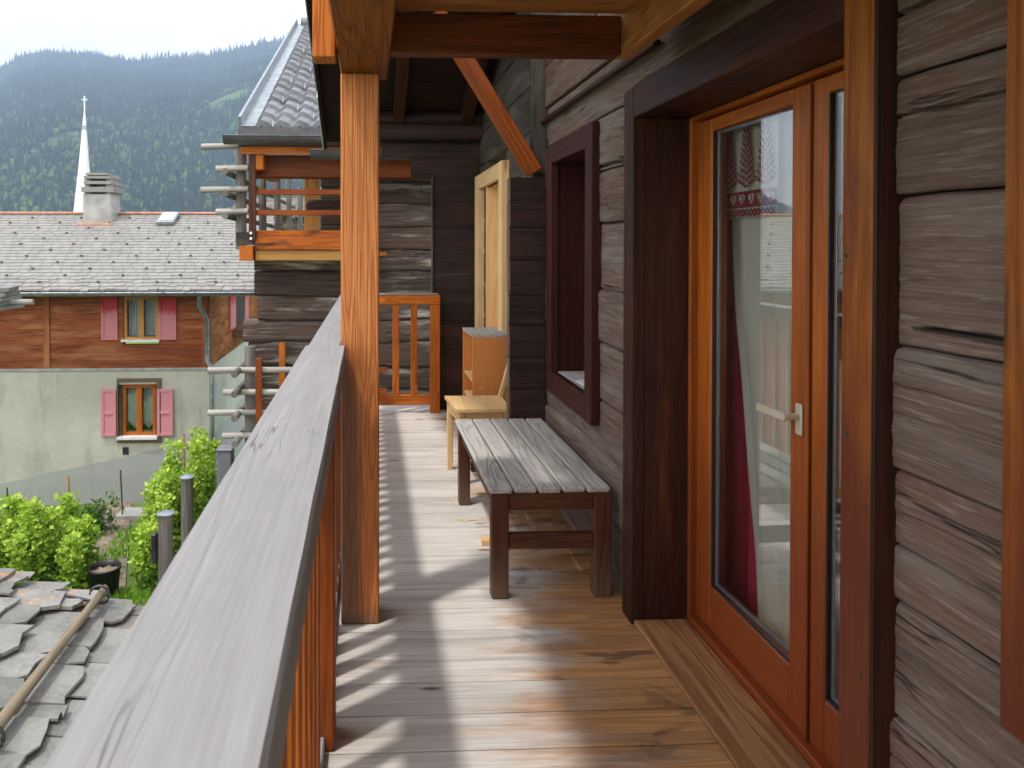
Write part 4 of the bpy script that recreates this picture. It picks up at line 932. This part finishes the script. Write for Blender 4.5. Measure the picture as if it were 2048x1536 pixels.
mb=MB(); mb.box(chx-.08,chx+.08,YC-.08,YC+.08,zt_-.2,tp_.z,'z',.0); mb.box(chx-.42,chx+.42,YC-.07,YC+.07,tp_.z-.62,tp_.z-.46,'x',0); mb.build('cross',M_['white'],sp)
mb=MB(); mb.box(chx-2.6,chx+2.6,YC-2.6,YC+2.6,GZ-1,zb_+.1,'z'); mb.build('tower',M_['concrete'],sp)
# far stone roofed hut seen between the poles
hut=thing('stone_roof_hut',(-5.6,30,GZ),'small hut with rough stone slab roof seen through the poles left of the tiled chalet','hut')
mb=MB(); 
for k in range(9):
    z=at(0,432-k*5,Y=30).z; x0=at(442+k*3,0,Y=30).x
    x=x0
    while x<-1.5:
        w_=random.uniform(.3,.7); mb.prism([(x,30+k*.25),(x+w_,30+k*.25+random.uniform(-.05,.05)),(x+w_,30.6+k*.25),(x,30.6+k*.25)],2,z,z+.08,'x'); x+=w_*.97
mb.build('roof',M_['slate_lichen'],hut)
mb=MB(); mb.box(at(446,0,Y=30).x,-1.6,30.3,33,GZ-.5,at(0,432,Y=30).z,'x'); mb.build('wall',M_['oldlog'],hut)
# ================================================================== stone slate roof of the shed below us
sh=thing('slate_shed',(-2.5,4,GZ),'low shed below the balcony roofed with rough overlapping grey stone slates','shed')
def sz(x): return -1.17-.30*(x+2.94)
mb=MB(); random.seed(9); cs=.235; x=-.75; k=0
while x>-6.6:
    y=1.2+random.uniform(0,.2)
    while y<6.0:
        wd=random.choice((.14,.2,.26,.33,.42))*random.uniform(.9,1.1); y1=min(y+wd,6.05); ex=random.uniform(-.06,.08); rot=random.uniform(-.05,.05)
        L_=cs*1.65+random.uniform(-.05,.08); pts=[]
        xe=x+ex; lf=random.uniform(.0,.02); th_=random.uniform(.012,.030)
        outline=[(xe-L_,y+.004),(xe-L_,y1-.004),(xe+random.uniform(-.05,.03),y1-.003),(xe+random.uniform(-.02,.03),y1-random.uniform(.05,.15)),(xe+random.uniform(-.03,.04),y+random.uniform(.03,.12)),(xe+random.uniform(-.09,.02),y+.003)]
        top=[];bot=[]
        for (a,b) in outline:
            t=(xe-a)/L_; dz=.075*(1-t)+lf*(1-t)+rot*(b-y)*.4+.004*mn.noise(Vector((a*9,b*9,0)))
            a2=a; top.append((a2,b,sz(a)+dz+th_)); bot.append((a2,b,sz(a)+dz))
        n=len(outline); rnd=random.random()
        ms=1 if (y1>5.85 and random.random()<.8) else 0
        mb.add(top+bot,[list(range(n))]+[[i,(i+1)%n,(i+1)%n+n,i+n] for i in range(n)],[(p[0]+k*3.1,p[1],p[2]) for p in top+bot],rnd,ms)
        y=y1
    x-=cs+random.uniform(-.03,.03); k+=1
mb.build('slate_roof',[M_['slate'],M_['slate_lichen']],sh)
mb=MB(); mb.add([(-.7,1.1,sz(-.7)-.02),(-.7,6.0,sz(-.7)-.02),(-6.6,6.0,sz(-6.6)-.02),(-6.6,1.1,sz(-6.6)-.02)],[[0,1,2,3]],[(0,0,0)]*4); mb.build('roof_deck',M_['oldlog'],sh)
mb=MB(); mb.prism([(-6.3,GZ-.3),(-.9,GZ-.3),(-.9,sz(-.9)-.03),(-6.3,sz(-6.3)-.03)],1,5.6,5.75,'x'); mb.box(-1.05,-.9,1.2,5.6,GZ-.3,sz(-.9)-.05,'y'); mb.build('shed_wall',M_['oldlog'],sh)
a=at(214,1216,X=-2.08); b=at(0,1484,X=-2.10)
zpo=sz(-2.1)+.16
mb=MB(); mb.tube([(-2.08,5.98,zpo),(-2.10,4.2,zpo-.01),(-2.12,2.0,zpo)],[.030,.036,.04],12,wob=.12); pl=mb.build('snow_guard_pole',M_['brownpole'],sh)
for yy in (5.86,4.18,2.4):
    mb=MB(); c=[]
    for t in range(11):
        an=-.6+t*.36; c.append((-2.08+.075*math.cos(an),yy,zpo+.0+.075*math.sin(an)))
    c=[(-2.45,yy,sz(-2.45)+.085),(-2.05,yy,zpo-.062)]+c
    mb.tube(c,.011,6); mb.build('pole_hook',M_['iron'],sh)
# corner of another stone roof at the left edge
lr=thing('barn_roof_corner',(-8.4,9,GZ),'dark stone slate roof corner with a pale pole poking out at the left edge','barn')
mb=MB()
for k in range(5):
    mb.prism([(-9.2,7.6),(at(14+k*4,0,Y=9).x-.1*k+.1*k,8.6+k*.05),(at(22-k*3,0,Y=9).x,9.3),(-9.2,9.6)],2,at(0,618-k*9,Y=9).z,at(0,618-k*9,Y=9).z+.045,'y')
mb.build('roof',M_['slate'],lr)
mb=MB(); p=at(66,604,Y=9.0); mb.tube([(-6.5,9.0,p.z-.02),(p.x,9.0,p.z)],[.04,.035],10); mb.build('roof_pole',M_['polelight'],lr)
mb=MB(); mb.box(-9.2,-6.2,8.9,9.1,GZ,p.z-.05,'x'); mb.build('wall',M_['oldlog'],lr)
# ================================================================== ground, mountain, forest
def ridge_y(px):
    T=[(-2500,440),(-900,470),(-420,470),(-240,440),(-160,400),(-95,320),(-45,235),(0,168),(60,130),(110,122),(200,128),(270,138),(330,127),(400,124),(470,112),(550,95),(680,60),(900,30),(1500,40),(4000,150)]
    for (a,b),(c,d) in zip(T,T[1:]):
        if px<=c: return b+(d-b)*(px-a)/(c-a) if px>a else b
    return 150
YR=2500.; Y0_=700.
def hz(X,Y):
    if Y<40: return GZ+.03*mn.noise(Vector((X*.3,Y*.3,0)))
    px=737+FPX*X/Y; h=(490-ridge_y(px))/FPX*YR
    v=(Y-Y0_)/(YR-Y0_)
    g_=GZ+(min(Y,Y0_)-40)*.010
    if v<=0: return g_
    v=min(v,1.25); p=v**.92 if v<=1 else 1-(v-1)*1.2
    rn=mn.fractal(Vector((X*.0036,Y*.0027,1)),1,2,5)
    rn2=abs(mn.noise(Vector((X*.0024+3,Y*.0007,5))))
    return g_+(h+1)*p+ (22*rn-42*rn2)*min(1,v*3)*(1-max(0,min(1,(v-.80)/.2))*.75)
ys_=[-40,-20,-8,0,6,12,18,24,32,40,70,110,170,260,400,550,Y0_]+[Y0_+ (3100-Y0_)*((i+1)/130) for i in range(130)]
us=[-2.6,-2.,-1.6,-1.3,-1.1]+[-1.0+i*.0125 for i in range(100)]+[.27,.32,.4,.5,.7,1,1.5,2.2]
mb=MB(); vs=[]
for y in ys_:
    for u in us:
        X=u*max(y,60) ; vs.append((X,y,hz(X,y)))
n=len(us); mb.add(vs,[[j*n+i,j*n+i+1,(j+1)*n+i+1,(j+1)*n+i] for j in range(len(ys_)-1) for i in range(n-1)],vs,.5,0,True)
def groundmat():
    m=G('ground_grass'); p=m.geo(); n=m.noise(p,.5,6,.65); n2=m.noise(p,.012,4,.6); P=m.sep(p)
    near=m.mix(m.ss(n,.35,.65),(.07,.14,.03),(.14,.19,.06))
    far=m.mix(m.ss(n2,.42,.6),(.028,.055,.022),(.12,.18,.06))
    return m.fin(m.mix(m.ss(P[1],80,260),near,far),.95,.05)
tag(mb.build('ground',groundmat()),kind='structure')
# conifers and broadleaf trees of the mountain side: one far wood
random.seed(4); nr=np.random.RandomState(4)
mb=MB(); V=[];Fc=[];Rn=[]
cnt=0; tries=0
while cnt<40000 and tries<120000:
    tries+=1
    v=random.random()**.8; Y=Y0_+20+(YR-Y0_-20)*v; u=random.uniform(-.98,-.02) if random.random()<.97 else random.uniform(-.1,.2)
    X=u*Y; px=737+FPX*u
    pn=mn.noise(Vector((X*.0036,Y*.0024,7))); 
    z=hz(X,Y)
    # bare gullies and meadows
    gl=mn.noise(Vector((X*.006,Y*.0021,17)))
    if gl>.42 and v<.93: continue
    low=1-v
    decid=random.random()<(.10+.35*max(0,low-.35)+.35*max(0,pn))
    s=random.uniform(.75,1.3)*(1.+.15*v)
    if Y>2430: s*=random.uniform(.7,1.5)
    b=len(V)
    if not decid:
        h=19*s; r=3.3*s; k=5; a0=random.random()*6
        for lv,(zz_,rr) in enumerate(((0.02,1.),(.42,.62),(.74,.3))):
            for j in range(k): an=a0+lv+6.283*j/k; V.append((X+r*rr*math.cos(an),Y+r*rr*math.sin(an),z+h*zz_))
            V.append((X,Y,z+h*min(1.02,zz_+.46)))
            o=b+lv*(k+1); Fc+= [[o+j,o+(j+1)%k,o+k] for j in range(k)]
        Rn+=[min(.5,max(0,.28*random.random()+.13*pn+.12))]*(3*(k+1))
    else:
        h=11*s; r=4.6*s; ring=6
        for (zz_,rr) in ((.08,.55),(.45,1.),(.8,.62)):
            for j in range(ring): an=6.283*j/ring+zz_; q_=rr*r*(.8+.4*random.random()); V.append((X+q_*math.cos(an),Y+q_*math.sin(an),z+h*(zz_+random.uniform(-.06,.06))))
        V.append((X,Y,z+h))
        for lv in (0,1): Fc+=[[b+lv*ring+j,b+lv*ring+(j+1)%ring,b+(lv+1)*ring+(j+1)%ring,b+(lv+1)*ring+j] for j in range(ring)]
        Fc+=[[b+2*ring+j,b+2*ring+(j+1)%ring,b+3*ring] for j in range(ring)]
        Rn+=[random.uniform(.55,.85)]*(3*ring+1)
    cnt+=1
mb.v=V; mb.f=Fc; mb.g=V; mb.r=Rn; mb.m=[0]*len(Fc); mb.sm=[False]*len(Fc)
tag(mb.build('forest',M_['forest']),'dense dark conifer forest with lighter broadleaf trees covering the mountain side','forest',kind='stuff')
# ================================================================== garden
def leaves(mb,cx,cy,z0,rx,ry,h,n,sz_,seed,lump=2.2,bot=.25):
    random.seed(seed)
    stems=[(cx+random.uniform(-.8,.8)*rx,cy+random.uniform(-.8,.8)*ry,random.uniform(.55,1.05)) for _ in range(max(5,int(rx*ry*16)))]
    for i in range(n):
        sx_,sy_,sh_=random.choice(stems)
        t=random.random()**.8; zz_=z0+h*sh_*t; rad=.12+.10*math.sin(t*3.1)+.05*math.sin(t*14+sx_*9)
        an=random.uniform(0,6.283); rr=rad*random.random()**.5
        x=sx_+rr*math.cos(an); y=sy_+rr*math.sin(an)
        c=Vector((x,y,zz_)); d=Vector((random.gauss(0,1),random.gauss(0,1),random.gauss(.3,.6))).normalized(); s_=sz_*random.uniform(.45,1.5)
        sd=d.cross(Vector((random.gauss(0,1),random.gauss(0,1),random.gauss(0,1)))).normalized(); nn=d.cross(sd)
        q=[c,c+d*s_*.5+sd*s_*.38+nn*s_*.08,c+d*s_,c+d*s_*.5-sd*s_*.38+nn*s_*.08]
        mb.add(q,[[0,1,2],[0,2,3]],q,min(1,max(0,.18+.5*t+random.gauss(0,.17))))
def bush(name,px,py,Y,rx,ry,h,n,label,seed,mat='leaf',sz_=.07,group=None):
    c=at(px,py,Y=Y); b=thing(name,(c.x,Y,GZ),label,'bush',group)
    mb=MB(); leaves(mb,c.x,Y,GZ+.02,rx,ry,h,n,sz_,seed); mb.build('foliage',M_[mat],b)
    mb=MB()
    mb.tube([(c.x,Y,GZ),(c.x+.03,Y,GZ+h*.4),(c.x-.02,Y+.03,GZ+h*.8)],[.014,.01,.006],5)
    mb.build('stem',M_['benchleg'],b); return b
BL=['light green berry bush cut by the left edge of the photo','yellow green berry bush second from the left edge','berry bush in the middle of the front garden row','berry bush fourth from the left in the front garden row','leafy berry bush directly left of the black tub']
for i,(px,Y,rx,ry,h) in enumerate(((-25,12.1,.36,.7,1.42),(25,12.3,.3,.8,1.35),(68,12.1,.28,.7,1.4),(106,12.3,.26,.8,1.32),(143,11.8,.18,.5,1.2))):
    bush('berry_bush',px,1100,Y,rx,ry,h,3400,BL[i],50+i,group='berry bushes in the front garden row')
BR=['light green berry bush directly behind the black tub','tall light green berry bush behind the shorter capped post','tallest light green berry bush behind the taller capped post','light green berry bush nearest the downpipe of the farmhouse']
for i,(px,Y,rx,ry,h) in enumerate(((300,12.0,.22,.5,1.4),(332,12.9,.33,.7,1.65),(370,13.6,.4,.8,1.9),(412,14.4,.45,.7,1.85))):
    bush('berry_bush',px,1100,Y,rx,ry,h,4200,BR[i],60+i,group='berry bushes in the rear garden row')
bush('low_shrub',196,1010,14.2,.25,.3,.65,700,'small dark green shrub at the head of the soil path',71,'leafdark')
bush('low_shrub',35,1010,13.9,.6,.3,.4,900,'low dark green plants below the wire fence on the left',72,'leafdark')
bush('low_shrub',120,1010,14.4,.5,.3,.42,800,'low dark green plants at the foot of the middle fence post',73,'leafdark')
fb=thing('flower_clump',(at(172,985,Y=14.6).x,14.6,GZ),'clump of small purple flowers in front of the farmhouse wall','flowers')
mb=MB(); leaves(mb,fb.location.x,14.6,GZ,.35,.2,.55,220,.05,74); mb.build('bloom',M_['flower'],fb)
mb=MB(); leaves(mb,fb.location.x,14.6,GZ,.35,.2,.4,300,.07,75); mb.build('foliage',M_['leafdark'],fb)
# soil path and gravel edge
mb=MB(); pts=[(at(150,1190,Z=GZ)),(at(250,1190,Z=GZ)),(at(262,1010,Z=GZ)),(at(205,1000,Z=GZ))]
vs=[(p.x,p.y,GZ+.045) for p in pts]; mb.add(vs,[[0,1,2,3]],vs); tag(mb.build('soil_bed',M_['soil']),kind='structure')
mb=MB(); a=at(240,1000,Z=GZ); 
for k,(x0,x1,y_) in enumerate(((at(225,0,Y=14.9).x,at(330,0,Y=14.9).x,14.9),)): mb.box(x0,x1,y_,y_+.5,GZ,GZ+.12,'x',.01)
tag(mb.build('path',M_['concrete']),kind='structure')
# weeds on the soil and grass blades by the tub
random.seed(31); mb=MB()
for k in range(4500):
    x=at(random.uniform(150,330),0,Y=11).x*random.uniform(.97,1.03); y=random.uniform(10.2,11.7); h=random.uniform(.06,.2)
    if k%14==0: x=at(random.uniform(185,250),0,Y=13).x; y=random.uniform(12.2,14.3)
    d=Vector((random.gauss(0,.05),random.gauss(0,.05),h)); s=Vector((random.gauss(0,.02),random.gauss(0,.02),0)); c=Vector((x,y,GZ+.03))
    q=[c-s,c+s,c+d]; mb.add(q,[[0,1,2]],q,random.random())
tag(mb.build('grass',M_['lawn']),'bright green grass tufts around the black tub and the soil path','grass',kind='stuff')
# black tub
c=at(209,1168,Y=11.6); tb=thing('plant_tub',(c.x,11.6,GZ),'round black plastic tub half filled with soil between the garden bushes','tub')
mb=MB(); n=28; pr=[(.0,.02),(.17,.0),(.20,.05),(.235,.36),(.25,.36),(.25,.385),(.225,.385),(.21,.32)]
vs=[];fs=[]
for (r_,z_) in pr:
    for j in range(n): an=6.283*j/n; vs.append((c.x+r_*math.cos(an),11.6+r_*math.sin(an),GZ+.05+z_*1.25))
fs=[[i*n+j,i*n+(j+1)%n,(i+1)*n+(j+1)%n,(i+1)*n+j] for i in range(len(pr)-1) for j in range(n)]
mb.add(vs,fs,vs,.5,0,True); mb.build('tub',M_['blackplastic'],tb)
mb=MB(); vs=[(c.x,11.6,GZ+.48)]+[(c.x+.22*math.cos(6.283*j/n),11.6+.22*math.sin(6.283*j/n),GZ+.44+.02*math.sin(j*2)) for j in range(n)]
mb.add(vs,[[0,1+j,1+(j+1)%n] for j in range(n)],vs); mb.build('soil_fill',M_['soil'],tb)
# capped posts
def cpost(px,py,Y,r,label,bot=GZ):
    c=at(px,py,Y=Y); t=thing('wooden_post',(c.x,Y,bot),label,'post','capped wooden posts by the balcony')
    mb=MB(); mb.tube([(c.x,Y,bot),(c.x,Y,c.z)],r,14,wob=.08); mb.build('shaft',M_['pole'],t)
    mb=MB(); mb.tube([(c.x,Y,c.z),(c.x,Y,c.z+.012)],r*1.25,18); mb.tube([(c.x,Y,c.z+.012),(c.x,Y,c.z+.03)],[r*1.2,r*.5],18); mb.build('metal_cap',M_['zinc'],t); return t,c
cpost(374,955,9.,.072,'taller round grey post with flat metal cap, near the house corner')
t_,c_=cpost(331,1028,8.,.075,'shorter round grey post with flat metal cap, in front of the taller one')
mb=MB(); mb.box(c_.x-.14,c_.x-.09,7.95,8.05,c_.z-.5,c_.z-.20,'z',.01); mb.build('lantern',M_['iron'],t_)
# wire fence in front of the farmhouse
ft=thing('wire_fence',(at(140,0,Y=15).x,15,GZ),'thin wire mesh fence on slim stakes in front of the plaster wall','fence')
for (px,py,lab) in ((14,975,0),(136,952,1),(241,940,0),(330,925,0),(367,868,1)):
    c=at(px,py,Y=15.); mb=MB(); mb.tube([(c.x+.04,15,GZ),(c.x,15,c.z)],.02 if lab else .014,6); mb.build('stake',M_['yellowbeam' if lab else 'iron'],ft)
mb=MB()
for k in range(6):
    p=[at(-60,1002+k*7-0,Y=15.),at(14,985+k*8,Y=15.),at(136,962+k*9,Y=15.),at(241,948+k*10,Y=15),at(330,938+k*11,Y=15)]; mb.tube(p,.0022,4)
for k in range(60):
    xx=-60+k*6.5; yy=np.interp(xx,[-60,14,136,241,330],[1002,985,962,948,938]); a=at(xx,yy,Y=15.); mb.tube([a,(a.x,15,a.z-.42)],.0018,4)
mb.build('wire_mesh',M_['zinc'],ft)
# grey bin
c0=at(433,900,Y=13.);c1_=at(463,940,Y=13.); gb=thing('waste_bin',((c0.x+c1_.x)/2,13,GZ),'grey plastic bin below the poles near the farmhouse corner','bin')
mb=MB(); mb.box(c0.x,c1_.x,13,13.3,GZ,c0.z-.03,'z',.02); mb.build('body',M_['bin'],gb)
mb=MB(); mb.box(c0.x-.012,c1_.x+.012,12.985,13.31,c0.z-.029,c0.z+.01,'x',.012); mb.build('lid',M_['bin'],gb)
# ================================================================== air between us and the mountain
hm=bpy.data.materials.new('haze'); hm.use_nodes=True; t=hm.node_tree; t.nodes.clear(); o_=N(t,'ShaderNodeOutputMaterial'); pv=N(t,'ShaderNodeVolumePrincipled')
pv.inputs['Density'].default_value=.00041; pv.inputs['Color'].default_value=(.54,.72,1,1); pv.inputs['Anisotropy'].default_value=.2; t.links.new(pv.outputs[0],o_.inputs[1])
mb=MB(); mb.box(-8500,7200,-60,3200,GZ-2.2,960,'x',0); hzb=mb.build('haze',hm); tag(hzb,kind='stuff'); hzb['label']='thin bluish summer haze over the valley'; hzb['category']='haze'
